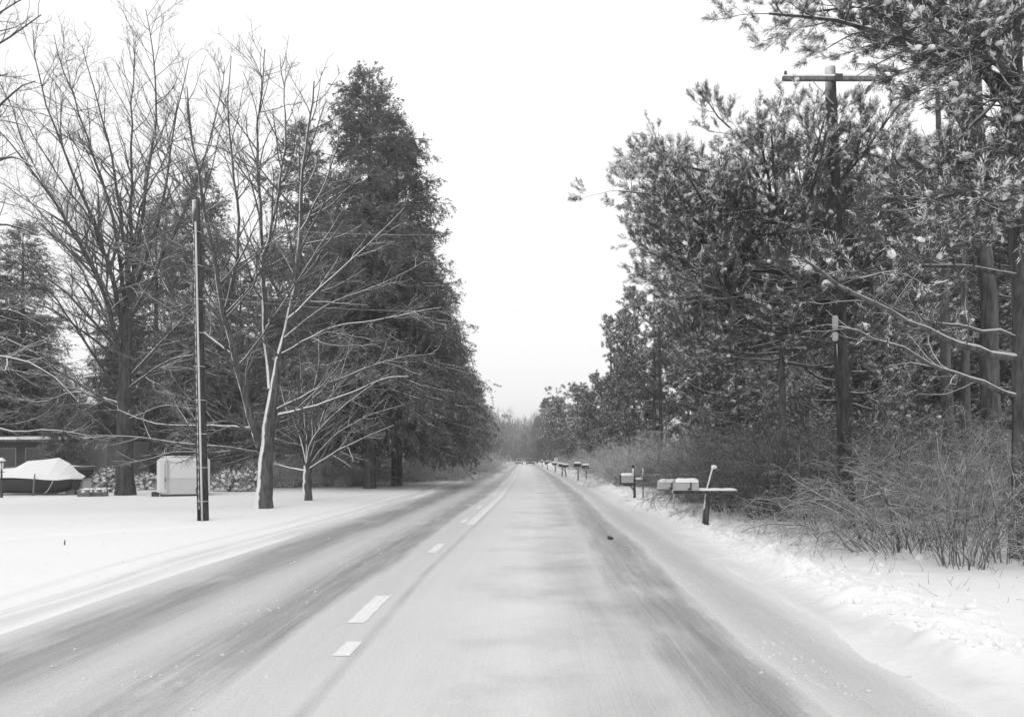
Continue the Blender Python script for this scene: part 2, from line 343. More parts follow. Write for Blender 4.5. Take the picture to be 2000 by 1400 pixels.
def smooth_line(ctrl, n, rng, jit):
    c = np.array(ctrl, float); d = np.concatenate([[0], np.cumsum(np.linalg.norm(np.diff(c, axis=0), axis=1))]); t = np.linspace(0, d[-1], n)
    p = np.stack([np.interp(t, d, c[:, i]) for i in range(3)], 1)
    for _ in range(2): p[1:-1] = 0.25 * p[:-2] + 0.5 * p[1:-1] + 0.25 * p[2:]
    p[1:] += rng.normal(0, jit, (n - 1, 3)) * np.array([1, 1, 0.6]); return p, d[-1]

def bare_tree(name, base, trunk, limbs, seed, mats, levels, label, cat="tree", group=None, fill=None, sides=8, part_snow=True):
    """trunk / limbs: lists of (control points in metres, r0, r1). levels: list of spawn settings for finer and finer wood."""
    rng = RNG(seed); base = np.array(base); root = obj_e(name, base); tag(root, label, cat, group)
    tb, cb = MB(), MB(); P1, R1, L1 = [], [], []
    for ctrl, r0, r1 in trunk:
        p, L = smooth_line(ctrl, 14, rng, 0.015); rr = np.linspace(r0, r1, 14)
        if p[0, 2] < base[2] + 0.3: rr = rr * (1 + 0.2 * np.exp(-(p[:, 2] - base[2]) / 0.3))
        tb.tubes(p - base, rr, 12)
    for ctrl, r0, r1 in limbs:
        p, L = smooth_line(ctrl, 14, rng, 0.012 * max(1, np.linalg.norm(np.array(ctrl[-1]) - ctrl[0]) / 4)); rr = r0 + (r1 - r0) * np.linspace(0, 1, 14) ** 0.8
        P1.append(p); R1.append(rr); L1.append(L)
    pts, rad, ln = np.array(P1), np.array(R1), np.array(L1)
    tb.tubes(pts - base, rad, sides)
    for li, lv in enumerate(levels):
        per = np.maximum(1, np.round(ln * lv['den'] + rng.uniform(-.5, .5, len(ln)))).astype(int)
        s, d, L, r, _ = spawn(rng, pts, rad, ln, per, lv.get('t0', .2), 1.0, lv.get('a0', .5), lv.get('a1', 1.1), lv['ratio'], lv.get('shrink', .55), lv.get('rr', .5), lv.get('flat', .8), lv.get('up', .15))
        L = np.clip(L, lv.get('lmin', 0.1), lv.get('lmax', 99)); r = np.minimum(r, L * 0.016 + 0.002); r = np.maximum(r, lv.get('rmin', .004))
        pts, rad = grow(rng, s, d, L, r, lv.get('n', 5), lv.get('wig', .16), lv.get('trop', .05), .4); ln = L
        cb.tubes(pts - base, rad, 5 if li == 0 else 3)
    part(tb, "trunk", mats[0], root); part(cb, "crown", mats[1], root); return root

def ring_templates(rng, k, blades, spread0, spread1, along, blen, width):
    out = []
    for _ in range(k):
        V, Fc = [], []
        for b in range(blades):
            t = rng.uniform(0, along); an = rng.uniform(spread0, spread1); az = rng.uniform(0, 2 * np.pi); L = blen * rng.uniform(.7, 1.2)
            d = np.array([np.sin(an) * np.cos(az), np.sin(an) * np.sin(az), np.cos(an)]); q = nrm(np.cross(d, rng.normal(0, 1, 3)))
            o = np.array([0, 0, t]); m = o + d * L * .45; w = width * rng.uniform(.7, 1.3)
            i = len(V); V += [o, m + q * w, o + d * L, m - q * w]; Fc.append((i, i + 1, i + 2, i + 3))
        out.append((np.array(V), np.array(Fc)))
    return out
def blob_templates(rng, k):
    import itertools
    g = (1 + 5 ** .5) / 2; V = nrm(np.array([(-1, g, 0), (1, g, 0), (-1, -g, 0), (1, -g, 0), (0, -1, g), (0, 1, g), (0, -1, -g), (0, 1, -g), (g, 0, -1), (g, 0, 1), (-g, 0, -1), (-g, 0, 1)], float))
    Fc = np.array([(0, 11, 5), (0, 5, 1), (0, 1, 7), (0, 7, 10), (0, 10, 11), (1, 5, 9), (5, 11, 4), (11, 10, 2), (10, 7, 6), (7, 1, 8), (3, 9, 4), (3, 4, 2), (3, 2, 6), (3, 6, 8), (3, 8, 9), (4, 9, 5), (2, 4, 11), (6, 2, 10), (8, 6, 7), (9, 8, 1)])
    E = {}; V = list(V); F2 = []
    def mid(i, j):
        k_ = (min(i, j), max(i, j))
        if k_ not in E: m_ = V[i] + V[j]; E[k_] = len(V); V.append(m_ / np.linalg.norm(m_))
        return E[k_]
    for i, j, l in Fc: a, b, c = mid(i, j), mid(j, l), mid(l, i); F2 += [(i, a, c), (j, b, a), (l, c, b), (a, b, c)]
    V = np.array(V); F2 = np.array(F2); out = []
    for _ in range(k):
        c = rng.normal(0, 1, (5, 3)); g_ = .78 + sum(.35 * np.maximum(0, V @ nrm(q)) ** 3 for q in c) * .7 + rng.normal(0, .06, len(V)); out.append((V * g_[:, None] * np.array([1, 1, .62]), F2))
    return out
_t = RNG(11)
T_PINE = ring_templates(_t, 8, 30, .15, 1.05, .95, .5, .019)
T_FROST = ring_templates(_t, 8, 13, .2, 1.15, .95, .36, .03)
T_PINE_FAR = ring_templates(_t, 8, 10, .25, 1.35, .55, .8, .065)
T_SPRUCE = ring_templates(_t, 8, 14, .35, .95, .95, .34, .035)
T_BLOB = blob_templates(_t, 8)
def scatter(mb, rng, temps, pos, axis, size, mat=0, smooth=False, jitter=0.25):
    M = len(pos)
    if M == 0: return
    z = nrm(axis + rng.normal(0, jitter, (M, 3))); x = nrm(np.cross(z, rng.normal(0, 1, (M, 3)))); y = np.cross(z, x)
    R = np.stack([x, y, z], 2) * size[:, None, None]; kind = rng.integers(0, len(temps), M)
    for q, (V, Fc) in enumerate(temps):
        m = kind == q; n = m.sum()
        if n == 0: continue
        W = np.einsum('mij,vj->mvi', R[m], V) + pos[m][:, None]
        mb.add(W.reshape(-1, 3), (Fc[None] + (np.arange(n) * len(V))[:, None, None]).reshape(-1, Fc.shape[1]), mat, smooth)
def along(rng, pts, per, t0=0.25, t1=1.0):
    M, n, _ = pts.shape; pid = np.repeat(np.arange(M), per); K = len(pid); t = rng.uniform(t0, t1, K); f = t * (n - 1); i = np.minimum(f.astype(int), n - 2); f = (f - i)[:, None]
    return pts[pid, i] * (1 - f) + pts[pid, i + 1] * f, nrm(pts[pid, i + 1] - pts[pid, i])

def pine_tree(name, base, seed, label, H, trunk_pts, r0, r1, limbs, size=0.2, snow=0.55, den2=3.2, den3=4.0, tuft=3, temps=T_PINE, group=None, l2max=1.7, snow_size=0.26, bare=(), clump=.25):
    """limbs: list of (pts(n,3), r0). bare: extra limbs that carry few needles."""
    rng = RNG(seed); base = np.array(base, float); root = obj_e(name, base); tag(root, label, "pine tree", group); tb, cb = MB(), MB()
    p, L = smooth_line(trunk_pts, 16, rng, .02); rr = np.linspace(r0, r1, 16); tb.tubes(p - base, rr * (1 + .3 * np.exp(-(p[:, 2] - base[2]) / .4)), 12)
    n = 9; P1 = np.array([smooth_line(c, n, rng, .02)[0] for c, _ in limbs]); R1 = np.array([np.linspace(r, r * .3, n) for _, r in limbs])
    L1 = np.linalg.norm(np.diff(P1, axis=1), axis=2).sum(1); tb.tubes(P1 - base, R1, 6)
    per = np.maximum(2, np.round(L1 * den2)).astype(int)
    s, d, L2, r, _ = spawn(rng, P1, R1, L1, per, .2, 1, .5, 1.15, .42, .5, .5, .22, .05); L2 = np.clip(L2, .3, l2max)
    P2, R2 = grow(rng, s, d, L2, np.minimum(r, .018), 5, .14, .06); cb.tubes(P2 - base, R2, 4, 2)
    per = np.maximum(2, np.round(L2 * den3)).astype(int)
    s, d, L3, r, _ = spawn(rng, P2, R2, L2, per, .2, 1, .4, 1.1, .5, .4, .6, .35, .15); L3 = np.clip(L3, .14, .55)
    P3, R3 = grow(rng, s, d, L3, np.minimum(r, .008), 4, .15, .12); cb.tubes(P3 - base, R3, 3, 2)
    q, a = along(rng, P3, tuft, .3, 1.0); q2, a2 = along(rng, P2, 2, .55, 1.0); q = np.concatenate([q, q2]); a = np.concatenate([a, a2]); a[:, 2] += .22
    keep = vnoise(q[:, 0] * 1.25 + q[:, 1] * .8 + seed, q[:, 2] * 1.5 + seed * 3) + rng.normal(0, .06, len(q)) > clump; q, a = q[keep], a[keep]
    sz = size * rng.uniform(.7, 1.25, len(q)); scatter(cb, rng, temps, q - base, a, sz, 0)
    cell = np.round(q[:, 0] / .38).astype(int) * 4001 + np.round(q[:, 1] / .38).astype(int); od = np.lexsort((-q[:, 2], cell)); cs = cell[od]; first = np.concatenate([[True], cs[1:] != cs[:-1]])
    ztop = np.zeros(len(q)); ztop[od] = np.maximum.reduceat(q[od, 2], np.flatnonzero(first))[np.cumsum(first) - 1]; cover = np.exp(-(ztop - q[:, 2]) / .55)
    m = rng.random(len(q)) < snow * (.62 + 1.0 * cover) * (.55 + .8 * sstep(.3, .7, vnoise(q[:, 0] * .9 - q[:, 1] * .9 + 17 + seed, q[:, 2] * .9)))
    scatter(cb, rng, T_FROST, q[m] - base + np.array([0, 0, 1]) * (sz[m] * .12)[:, None], a[m], sz[m] * rng.uniform(.85, 1.25, m.sum()), 1)
    m &= rng.random(len(q)) < .1 + .28 * cover
    sp = q[m] + a[m] * (sz[m] * .35)[:, None] + np.array([0, 0, 1]) * (sz[m] * .22)[:, None]
    scatter(cb, rng, T_BLOB, sp - base, np.tile([0, 0, 1.], (m.sum(), 1)), sz[m] * snow_size * rng.uniform(.6, 1.25, m.sum()), 1, True, .3)
    for c, ra, rb in bare:
        pp, Lb = smooth_line(c, 14, rng, .03); tb.tubes(pp - base, np.linspace(ra, rb, 14), 8, 1)
        bs, bd, bl, br, _ = spawn(rng, pp[None], np.linspace(ra, rb, 14)[None], np.array([Lb]), int(Lb * 4), .25, 1, .5, 1.1, .28, .5, .4, .6, .2)
        bp, brr = grow(rng, bs, bd, np.clip(bl, .2, 1.3), np.minimum(br, .012), 5, .2, .03); tb.tubes(bp - base, brr, 4, 1)
        ts, td, tl, tr, _ = spawn(rng, bp, brr, np.clip(bl, .2, 1.3), 3, .3, 1, .4, 1., .4); tp, trr = grow(rng, ts, td, np.clip(tl, .1, .5), np.full(len(tl), .004), 4, .2); tb.tubes(tp - base, trr, 3, 1)
    part(tb, "trunk", [M_PBARK, M_LIMB], root); part(cb, "crown", [M_PINE, M_SNOWCAP, M_TWIG], root); return root
def auto_limbs(rng, base, H, h0, prof, count, lift=.1, tp=None, topl=.75):
    """limbs round a trunk; prof(t) = reach at relative height t of the crown (0 low .. 1 top)"""
    out = []
    for i in range(count):
        t = ((i + rng.uniform(0, 1)) / count); h = h0 + (H - h0) * t; az = i * 2.4 + rng.uniform(-.5, .5); R = prof(t) * rng.uniform(.7, 1.12)
        c0 = np.array(base) + np.array([0, 0, h]) if tp is None else tp(h); d = np.array([math.cos(az), math.sin(az), 0]); el = lift + topl * t ** 2 + rng.normal(0, .08)
        c = [c0 + d * R * f + np.array([0, 0, R * (el * f + .18 * f * f - .1 * math.sin(f * 3.1))]) for f in (0, .33, .66, 1)]
        out.append((c, .02 + .012 * R))
    return out
def simple_pine(name, px, Y, top, R, seed, label, h0f=.2, size=.2, snow=.55, count=46, temps=T_PINE, group=None, lean=0.0, lift=.1, X=None, r0=None, extra=(), dome=0, **kw):
    x = X_at(px, Y) if X is None else X; b = np.array([x, Y, gz(x, Y) - .05]); H = EYE - (top - VY) / F * Y - b[2]; rng = RNG(seed)
    prof = lambda t: R * (0.55 + 0.45 * math.sin(min(1, t * 1.5) * math.pi * .62)) * (1 - max(0, t - .45) ** 1.6 * 1.9)
    if dome: prof = lambda t: R * (1 - .45 * max(0, t - .35) ** 1.5) * (.75 + .25 * min(1, t * 3))
    lim = auto_limbs(rng, b, H * .96, H * h0f, prof, count, lift, topl=dome or .75)
    tp = [b, b + np.array([lean * .3, 0, H * .35]), b + np.array([lean * .7, 0, H * .7]), b + np.array([lean, 0, H])]
    for c, r in lim:
        for q in c: q[0] += lean * (c[0][2] - b[2]) / H
    lim += [([P(p_, q_, Y + d_ * i_ / 3) for i_, (p_, q_) in enumerate(c_)], .05) for c_, d_ in zip(extra, (-1.2, .6, -1.5, -.4, .8, -1.8))]
    return pine_tree(name, b, seed, label, H, tp, r0 or (.05 + .011 * H), .03, lim, size, snow, temps=temps, group=group, **kw)

def spruce_tree(name, px, Y, top, R, seed, label, group=None, h0=.9, droop=.35, dens=1.0, X=None, pw=.85, snow=.06):
    rng = RNG(seed); x = X_at(px, Y) if X is None else X; b = np.array([x, Y, gz(x, Y) - .05]); H = EYE - (top - VY) / F * Y - b[2]
    root = obj_e(name, b); tag(root, label, "spruce tree", group); tb, cb = MB(), MB()
    tb.tubes(np.array([[0, 0, 0], [.05, 0, H * .35], [0, .04, H * .7], [0, 0, H]]), np.array([.03 + .0145 * H, .02 + .0095 * H, .01 + .005 * H, .01]), 12)
    K = int(H * 22 * dens); t = rng.random(K) ** 0.8; h = h0 + (H - h0) * (1 - t) ** 1.0; rel = (H - h) / (H - h0)
    reach = R * rel ** pw * rng.uniform(.55, 1.12, K) * (0.85 + .3 * vnoise(h * .6 + seed, rng.random(K) * 0 + 1)) + .15
    az = rng.uniform(0, 2 * np.pi, K); lobes = 1 + .16 * np.sin(az * 3 + seed + h * .7); reach *= lobes
    s = np.stack([0 * h, 0 * h, h], 1); el = np.interp(rel, [0, .15, .5, 1], [.9, .35, .0, -.12]) + rng.normal(0, .1, K)
    d = np.stack([np.cos(az) * np.cos(el), np.sin(az) * np.cos(el), np.sin(el)], 1)
    P1, R1 = grow(rng, s, d, reach, .008 + .009 * reach, 7, .05, 0, .3, droop=np.array([0, -.06, -.10, -.08, -.02, .06, .10]) * droop / .35)
    tb.tubes(P1, R1, 4)
    per = np.maximum(2, np.round(reach * 4.2 * dens)).astype(int)
    s, d, L2, r, _ = spawn(rng, P1, R1, reach, per, .18, 1, .6, 1.2, .34, .45, .5, .25, -.1); L2 = np.clip(L2, .15, 1.1)
    P2, R2 = grow(rng, s, d, L2, np.full(len(L2), .006), 4, .1, -.13); cb.tubes(P2, R2, 3, 0)
    q, a = along(rng, P2, 3, .1, .95); q1, a1 = along(rng, P1, 5, .3, 1); q = np.concatenate([q, q1]); a = np.concatenate([a, a1]); a[:, 2] -= .22
    sz = rng.uniform(.32, .68, len(q)); scatter(cb, rng, T_SPRUCE, q, a, sz, 0)
    m = rng.random(len(q)) < snow
    m = (rng.random(len(q)) < snow * 3 * sstep(.45, .7, vnoise(q[:, 0] * .8 + q[:, 1] + seed, q[:, 2] * 1.4))); scatter(cb, rng, T_FROST, q[m] + np.array([0, 0, .05]), a[m], sz[m] * .7, 1)
    part(tb, "trunk", M_PBARK, root); part(cb, "crown", [M_SPRUCE, M_SNOWCAP], root); return root

def shrub(name, loc, seed, label, stems, h, spread, arch=.12, r=.007, twigs=5, group=None, cat="shrub", mat=None, bias=(0, 0), fine=3, base_r=.5):
    rng = RNG(seed); root = obj_e(name, loc); tag(root, label, cat, group); sb, tb = MB(), MB()
    az = rng.uniform(0, 2 * np.pi, stems); rr = base_r * np.sqrt(rng.random(stems)); s = np.stack([rr * np.cos(az), rr * np.sin(az), np.full(stems, -.05)], 1)
    lean = rng.uniform(.05, 1, stems) * spread; d = np.stack([np.cos(az) * lean + bias[0], np.sin(az) * lean + bias[1], np.ones(stems)], 1)
    L = h * rng.uniform(.6, 1.15, stems)
    p1, r1 = grow(rng, s, d, L, r * np.exp(rng.normal(-.1, .45, stems)), 9, .15, -arch, .4); sb.tubes(p1, r1, 4)
    s, d, L2, q, _ = spawn(rng, p1, r1, L, twigs, .2, 1, .45, 1.25, .38, .5, .6, .8, .0); p2, r2 = grow(rng, s, d, np.clip(L2, .15, 1.5), np.maximum(q, r * .45), 5, .14, -arch * .8, .45); tb.tubes(p2, r2, 3)
    if fine:
        s, d, L3, q, _ = spawn(rng, p2, r2, np.clip(L2, .15, 1.5), fine, .25, 1, .35, .9, .45, .5, .7); p3, r3 = grow(rng, s, d, np.clip(L3, .1, .6), np.full(len(L3), r * .4), 4, .15, -.05, .5); tb.tubes(p3, r3, 3)
    part(sb, "stems", mat or M_STEM, root); part(tb, "twigs", mat or M_STEM, root); return root

# ================================================================== LEFT SIDE
def limb(Y0, Y1, r0, r1, *px):           # a limb of a tree: photo outline points, its depth running from Y0 to Y1
    n = len(px); return ([P(a, b, Y0 + (Y1 - Y0) * (i / (n - 1)) ** .8) for i, (a, b) in enumerate(px)], r0, r1)
FINE = [dict(den=2.3, ratio=.42, lmin=.5, lmax=2.7, a0=.5, a1=1.1, trop=.05, n=7, wig=.11, rr=.55, rmin=.012, t0=.12, shrink=.72),
        dict(den=3.5, ratio=.46, lmin=.3, lmax=1.7, a0=.4, a1=.9, trop=.03, n=5, wig=.14, rmin=.0075),
        dict(den=4.6, ratio=.52, lmin=.15, lmax=.8, a0=.4, a1=.9, trop=.02, n=4, wig=.16, rmin=.0055)]
Y = 26.7; b = [X_at(515, Y), Y, 0]; b[2] = gz(b[0], Y) - .08
bare_tree("maple_tree", b,
    [([b, P(519, 930, Y), P(521, 860, Y), P(528, 800, Y), P(540, 735, Y), P(546, 700, Y)], .285, .13)],
    [limb(Y, 25.6, 0.145, 0.019, (508, 872), (490, 805), (466, 735), (447, 680), (440, 600), (422, 520), (402, 440), (386, 350), (372, 250), (362, 170)),
     limb(Y, 27.8, 0.145, 0.026, (540, 735), (556, 660), (566, 622), (582, 545), (588, 440), (592, 330), (603, 235), (615, 160)),
     limb(Y, 25.3, 0.085, 0.013, (566, 622), (602, 588), (682, 512), (740, 460), (790, 405)),
     limb(Y, 28.5, 0.128, 0.019, (530, 760), (520, 650), (510, 560), (514, 450), (500, 300), (508, 180), (516, 100)),
     limb(Y, 27.6, 0.076, 0.013, (514, 500), (545, 380), (560, 250), (548, 110)),
     limb(Y, 25, 0.076, 0.013, (440, 610), (470, 480), (455, 330), (440, 210), (450, 110)),
     limb(Y, 24.2, 0.072, 0.013, (503, 885), (460, 874), (420, 872), (345, 868), (260, 850), (180, 852), (110, 842)),
     limb(Y, 24.8, 0.043, 0.010, (470, 876), (430, 886), (340, 880), (270, 905), (215, 900)),
     limb(Y, 23.6, 0.068, 0.013, (545, 810), (620, 792), (700, 762), (750, 735), (800, 735)),
     limb(Y, 28.8, 0.060, 0.013, (540, 800), (640, 750), (760, 700), (850, 690)),
     limb(Y, 24.6, 0.051, 0.012, (505, 850), (410, 800), (320, 760), (250, 690)),
     limb(Y, 28.2, 0.051, 0.012, (500, 835), (390, 830), (300, 830), (230, 800)),
     limb(Y, 25, 0.051, 0.012, (470, 740), (380, 690), (300, 610), (240, 560)),
     limb(Y, 28, 0.051, 0.012, (450, 690), (360, 620), (300, 520), (270, 420)),
     limb(Y, 24.6, 0.051, 0.012, (552, 690), (640, 640), (760, 620), (860, 600)),
     limb(Y, 27.6, 0.051, 0.012, (556, 660), (640, 590), (740, 560), (830, 510)),
     limb(Y, 26, 0.043, 0.010, (425, 530), (350, 430), (310, 320), (300, 230)),
     limb(Y, 26.6, 0.051, 0.010, (588, 450), (640, 350), (665, 260), (660, 190)),
     limb(Y, 26, 0.043, 0.010, (548, 700), (470, 620), (400, 590), (330, 600)),
     limb(Y, 25.5, 0.043, 0.010, (520, 640), (600, 520), (650, 440), (690, 380))],
    41, (M_BARK_W, M_TWIG), FINE, "forked bare maple with snow plastered on its windward bark, right of the left utility pole", "maple tree")
Y = 31.3; b = [X_at(600, Y), Y, 0]; b[2] = gz(b[0], Y) - .08
bare_tree("maple_tree", b, [([b, P(600, 930, Y), P(601, 905, Y)], .19, .15)],
    [limb(Y, Y + q, .07, .012, *pp) for q, pp in ((-.8, ((600, 910), (604, 860), (640, 820), (700, 770), (760, 730))), (.6, ((600, 910), (590, 850), (560, 800), (545, 740), (535, 690))), (-1, ((601, 915), (575, 880), (550, 860), (500, 850))),
        (1, ((602, 910), (612, 850), (610, 780), (625, 700), (620, 640))), (0, ((601, 905), (600, 840), (590, 770), (585, 680))), (-1.2, ((600, 918), (660, 880), (720, 850), (770, 830))), (1.4, ((601, 912), (650, 850), (720, 810), (790, 790))), (.8, ((598, 920), (560, 912), (535, 905))), (.5, ((602, 908), (635, 800), (670, 720), (690, 650))))],
    42, (M_BARK_W, M_TWIG), [dict(f, den=f['den'] * 1.15) for f in FINE], "short stocky bare tree with fanned twigs, just right of the forked maple", "maple tree")
Y = 36.0; b = [X_at(245, Y), Y, 0]; b[2] = gz(b[0], Y) - .08
bare_tree("oak_tree", b, [([b, P(243, 880, Y), P(244, 780, Y), P(246, 690, Y), P(250, 600, Y)], .40, .19)],
    [limb(Y, Y + q, r * .72, .015, *pp) for q, r, pp in (
        (-4, .17, ((240, 720), (205, 570), (135, 435), (60, 330), (0, 255), (-60, 200))), (-2, .16, ((245, 650), (215, 520), (165, 385), (112, 270), (75, 170), (65, 60))),
        (2, .15, ((250, 610), (225, 430), (192, 330), (150, 205), (115, 110), (105, 70))), (0, .14, ((250, 570), (235, 400), (211, 270), (175, 150), (160, 90))),
        (-1, .15, ((252, 600), (258, 300), (256, 200), (264, 80))), (1, .15, ((254, 600), (288, 360), (305, 210), (302, 80), (285, 20))), (3, .15, ((256, 590), (318, 410), (340, 230), (372, 115))),
        (2, .13, ((256, 620), (330, 480), (392, 335), (432, 200), (440, 130))), (-4, .11, ((236, 770), (150, 645), (82, 545), (-10, 480))), (-2, .11, ((238, 690), (122, 562), (30, 500), (-50, 470))),
        (4, .11, ((244, 700), (150, 500), (50, 380), (-30, 330))), (3, .11, ((246, 640), (140, 440), (60, 320), (10, 180))), (-3, .10, ((235, 800), (140, 740), (60, 690), (-30, 700))),
        (2, .10, ((238, 790), (150, 760), (80, 790), (0, 770))), (-3, .10, ((250, 760), (330, 700), (400, 690), (450, 640))), (3, .10, ((250, 740), (340, 640), (420, 560), (470, 450))),
        (-2, .09, ((248, 820), (320, 790), (390, 800))), (-5, .09, ((232, 700), (100, 600), (0, 580))), (-3, .11, ((246, 640), (190, 440), (100, 330), (30, 200))), (1, .1, ((254, 560), (270, 400), (330, 300), (350, 180))))],
    43, (M_BARK, M_TWIG), FINE, "tall bare oak with thick trunk and long upswept limbs, behind the crates on the lawn", "oak tree")
Y = 25.0; b = [X_at(-190, Y), Y, 0]; b[2] = gz(b[0], Y) - .08
bare_tree("oak_tree", b, [([b, P(-190, 850, Y), P(-185, 650, Y), P(-180, 500, Y), P(-170, 350, Y)], .4, .22)],
    [limb(Y, Y + q, .11, .015, *pp) for q, pp in ((0, ((-180, 400), (-110, 200), (-40, 110), (40, 60), (80, 30))), (1, ((-175, 350), (-90, 120), (-20, 30), (60, -10))), (-1, ((-180, 450), (-100, 300), (-30, 240), (40, 160), (70, 160))),
        (1, ((-185, 650), (-80, 620), (20, 600), (90, 640))), (-1.5, ((-185, 700), (-80, 720), (0, 690), (90, 720), (150, 780))), (-1, ((-188, 760), (-90, 800), (20, 850), (90, 835), (170, 850))), (1.5, ((-188, 720), (-60, 640), (60, 680), (130, 740))),
        (.5, ((-183, 560), (-90, 470), (0, 430), (80, 460))), (-2, ((-180, 420), (-60, 330), (30, 300), (70, 330))))],
    44, (M_BARK, M_TWIG), FINE, "bare tree reaching in from beyond the left edge with twiggy branches", "oak tree")

spruce_tree("spruce_tree", 722, 44.0, 146, 5.8, 51, "tallest spruce with a pointed dark crown and bare lower trunk, left of the road", h0=4.6, pw=.62, snow=.03)
spruce_tree("spruce_tree", 775, 47.8, 235, 5.9, 52, "dark full spruce overlapping the tallest one on its right, boughs over the verge", h0=3.3, pw=.68, snow=.05)
s3 = spruce_tree("spruce_tree", 585, 52, 250, 4.6, 53, "slightly lower dark spruce just left of the tallest spruce", h0=1.5, dens=.85, pw=.5)
s4 = spruce_tree("spruce_tree", 395, 56, 320, 4.3, 54, "ragged dark spruce seen behind the left utility pole", h0=1.2, dens=.85, pw=.5)
def put(src, px, Y, top, label, rz, wide=1.0, src_h=1.0, group=None, X=None, cat=None):
    x = X_at(px, Y) if X is None else X; H = EYE - (top - VY) / F * Y; q = H / src_h
    return dup(src, (x, Y, gz(x, Y) - .05), rz, (q * wide, q * wide, q), label, group, cat)
H3 = EYE + (VY - 250) / F * 52; H4 = EYE + (VY - 320) / F * 56
put(s3, 45, 54, 440, "broad dark spruce at the left edge, rising behind the house roof", 1.1, 1.25, H3)
put(s4, -70, 50, 400, "dark spruce at the far left edge, left of the house", 2.3, 1.3, H4)
put(s4, 305, 60, 390, "narrow dark spruce showing through the limbs of the tall oak", 4.0, 1.0, H4)
put(s3, 470, 66, 520, "low dark spruce in the gap behind the forked maple", .6, 1.2, H3)
put(s3, 235, 62, 560, "low dark spruce between the house and the tall oak", 2.0, 1.3, H3)
put(s4, 655, 60, 420, "half hidden spruce behind the trunk of the tallest spruce", 3.1, 1.3, H4)
for i, (px, Yq, top, rz, wd) in enumerate([(70, 66, 690, .3, 1.3), (250, 64, 640, 1.9, 1.5), (365, 66, 600, 3.3, 1.5), (540, 64, 590, 4.4, 1.5), (430, 72, 640, 5.1, 1.6), (15, 68, 640, 2.6, 1.6)]):
    put(s4, px, Yq, top, "low dense evergreen in the dark row behind the lawn and house", rz, wd, H4, "evergreens closing the back of the lawn")
put(s4, 122, 44.8, 730, "young spruce between the second boat and the house's pale end wall", 3.3, 1.3, H4)
# spruces and bare trees receding along the left verge
s5 = spruce_tree("spruce_tree", 824, 61, 470, 3.9, 55, "dark spruce beyond the tallest pair with boughs reaching the road edge", h0=2.2, dens=.9, pw=.65, snow=.05)
H5 = EYE + (VY - 470) / F * 61
for px, Yq, top, rz, wd, lab in [(862, 80, 600, 1.0, 1.25, "medium spruce on the left verge, second in the row running to the vanishing point"), (905, 104, 700, 2.5, 1.3, "small far spruce on the left verge, behind the twiggy roadside trees"), (880, 92, 660, 4.1, 1.3, "far spruce set back from the left verge behind the medium spruce"), (935, 140, 760, .4, 1.4, "farthest spruce of the left verge row, close to the vanishing point")]:
    put(s5, px, Yq, top, lab, rz, wd, H5)

# twiggy bare roadside trees, built once and repeated
def vase_tree(name, loc, H, R, seed, label, group=None, cat="tree", n=11, den=1.0, r=.05):
    rng = RNG(seed); L = []
    for i in range(n):
        az = i * 2.4 + rng.uniform(-.4, .4); e = rng.uniform(.25, 1); d = np.array([math.cos(az), math.sin(az), 0]) * R * e; h = H * (1.08 - .35 * e) * rng.uniform(.85, 1.08)
        z0 = H * rng.uniform(.06, .2); L.append(([np.array(loc) + v for v in ([0, 0, z0], d * .25 + [0, 0, z0 + (h - z0) * .35], d * .65 + [0, 0, z0 + (h - z0) * .7], d + [0, 0, h])], r, .012))
    lv = [dict(FINE[0], den=1.9 * den, rmin=.014), dict(FINE[1], den=2.2 * den, rmin=.011), dict(FINE[2], den=2.2 * den, rmin=.009)]
    t = [([np.array(loc) + v for v in ([0, 0, -.1], [0, 0, H * .1], [.05, 0, H * .22])], r * 1.8, r * 1.4)]
    return bare_tree(name, loc, t, L, seed, (M_BARK, M_TWIG), lv, label, cat, group)
Yq = 66; x = X_at(905, Yq); v1 = vase_tree("roadside_tree", [x, Yq, gz(x, Yq)], 5.4, 2.8, 61, "grey twiggy rounded tree on the left verge, nearest of the twiggy row", n=22, den=1.5)
Yq = 84; x = X_at(925, Yq); v2 = vase_tree("roadside_tree", [x, Yq, gz(x, Yq)], 6.6, 3.2, 62, "second grey twiggy tree of the left verge row, taller than the first", n=20, den=1.4)
GR = "bare twiggy trees receding along the verges"
for px, Yq, h, rz, src, h0, wd, lab in [(938, 108, 7.8, 1.2, v2, 6.6, 1.05, "far twiggy tree on the left verge"), (955, 135, 8.5, 2.2, v1, 5.4, .9, "far twiggy tree on the left verge"), (968, 165, 9.3, .6, v2, 6.6, .95, "far twiggy tree on the left verge"), (978, 205, 11, 3.6, v1, 5.4, .8, "far twiggy tree on the left verge"),
        (985, 250, 12, 5.0, v2, 6.6, .9, "far twiggy tree on the left verge"), (895, 90, 7.0, 4.6, v1, 5.4, 1.1, "far twiggy tree on the left verge"), (880, 74, 4.2, 2.8, v1, 5.4, 1.15, "low twiggy thicket tree at the foot of the left verge spruces"), (1085, 190, 9, 1.4, v2, 6.6, .9, "far twiggy tree on the right verge"), (1073, 235, 11, 2.4, v1, 5.4, .8, "far twiggy tree on the right verge"),
        (1100, 150, 7.5, 3.4, v1, 5.4, 1.1, "far twiggy tree on the right verge"), (1165, 92, 6.4, .9, v2, 6.6, 1.1, "pale twiggy tree behind the middle distance mailboxes")]:
    x = X_at(px, Yq); q = h / h0; dup(src, (x, Yq, gz(x, Yq)), rz, (q * wd, q * wd, q), lab, GR)
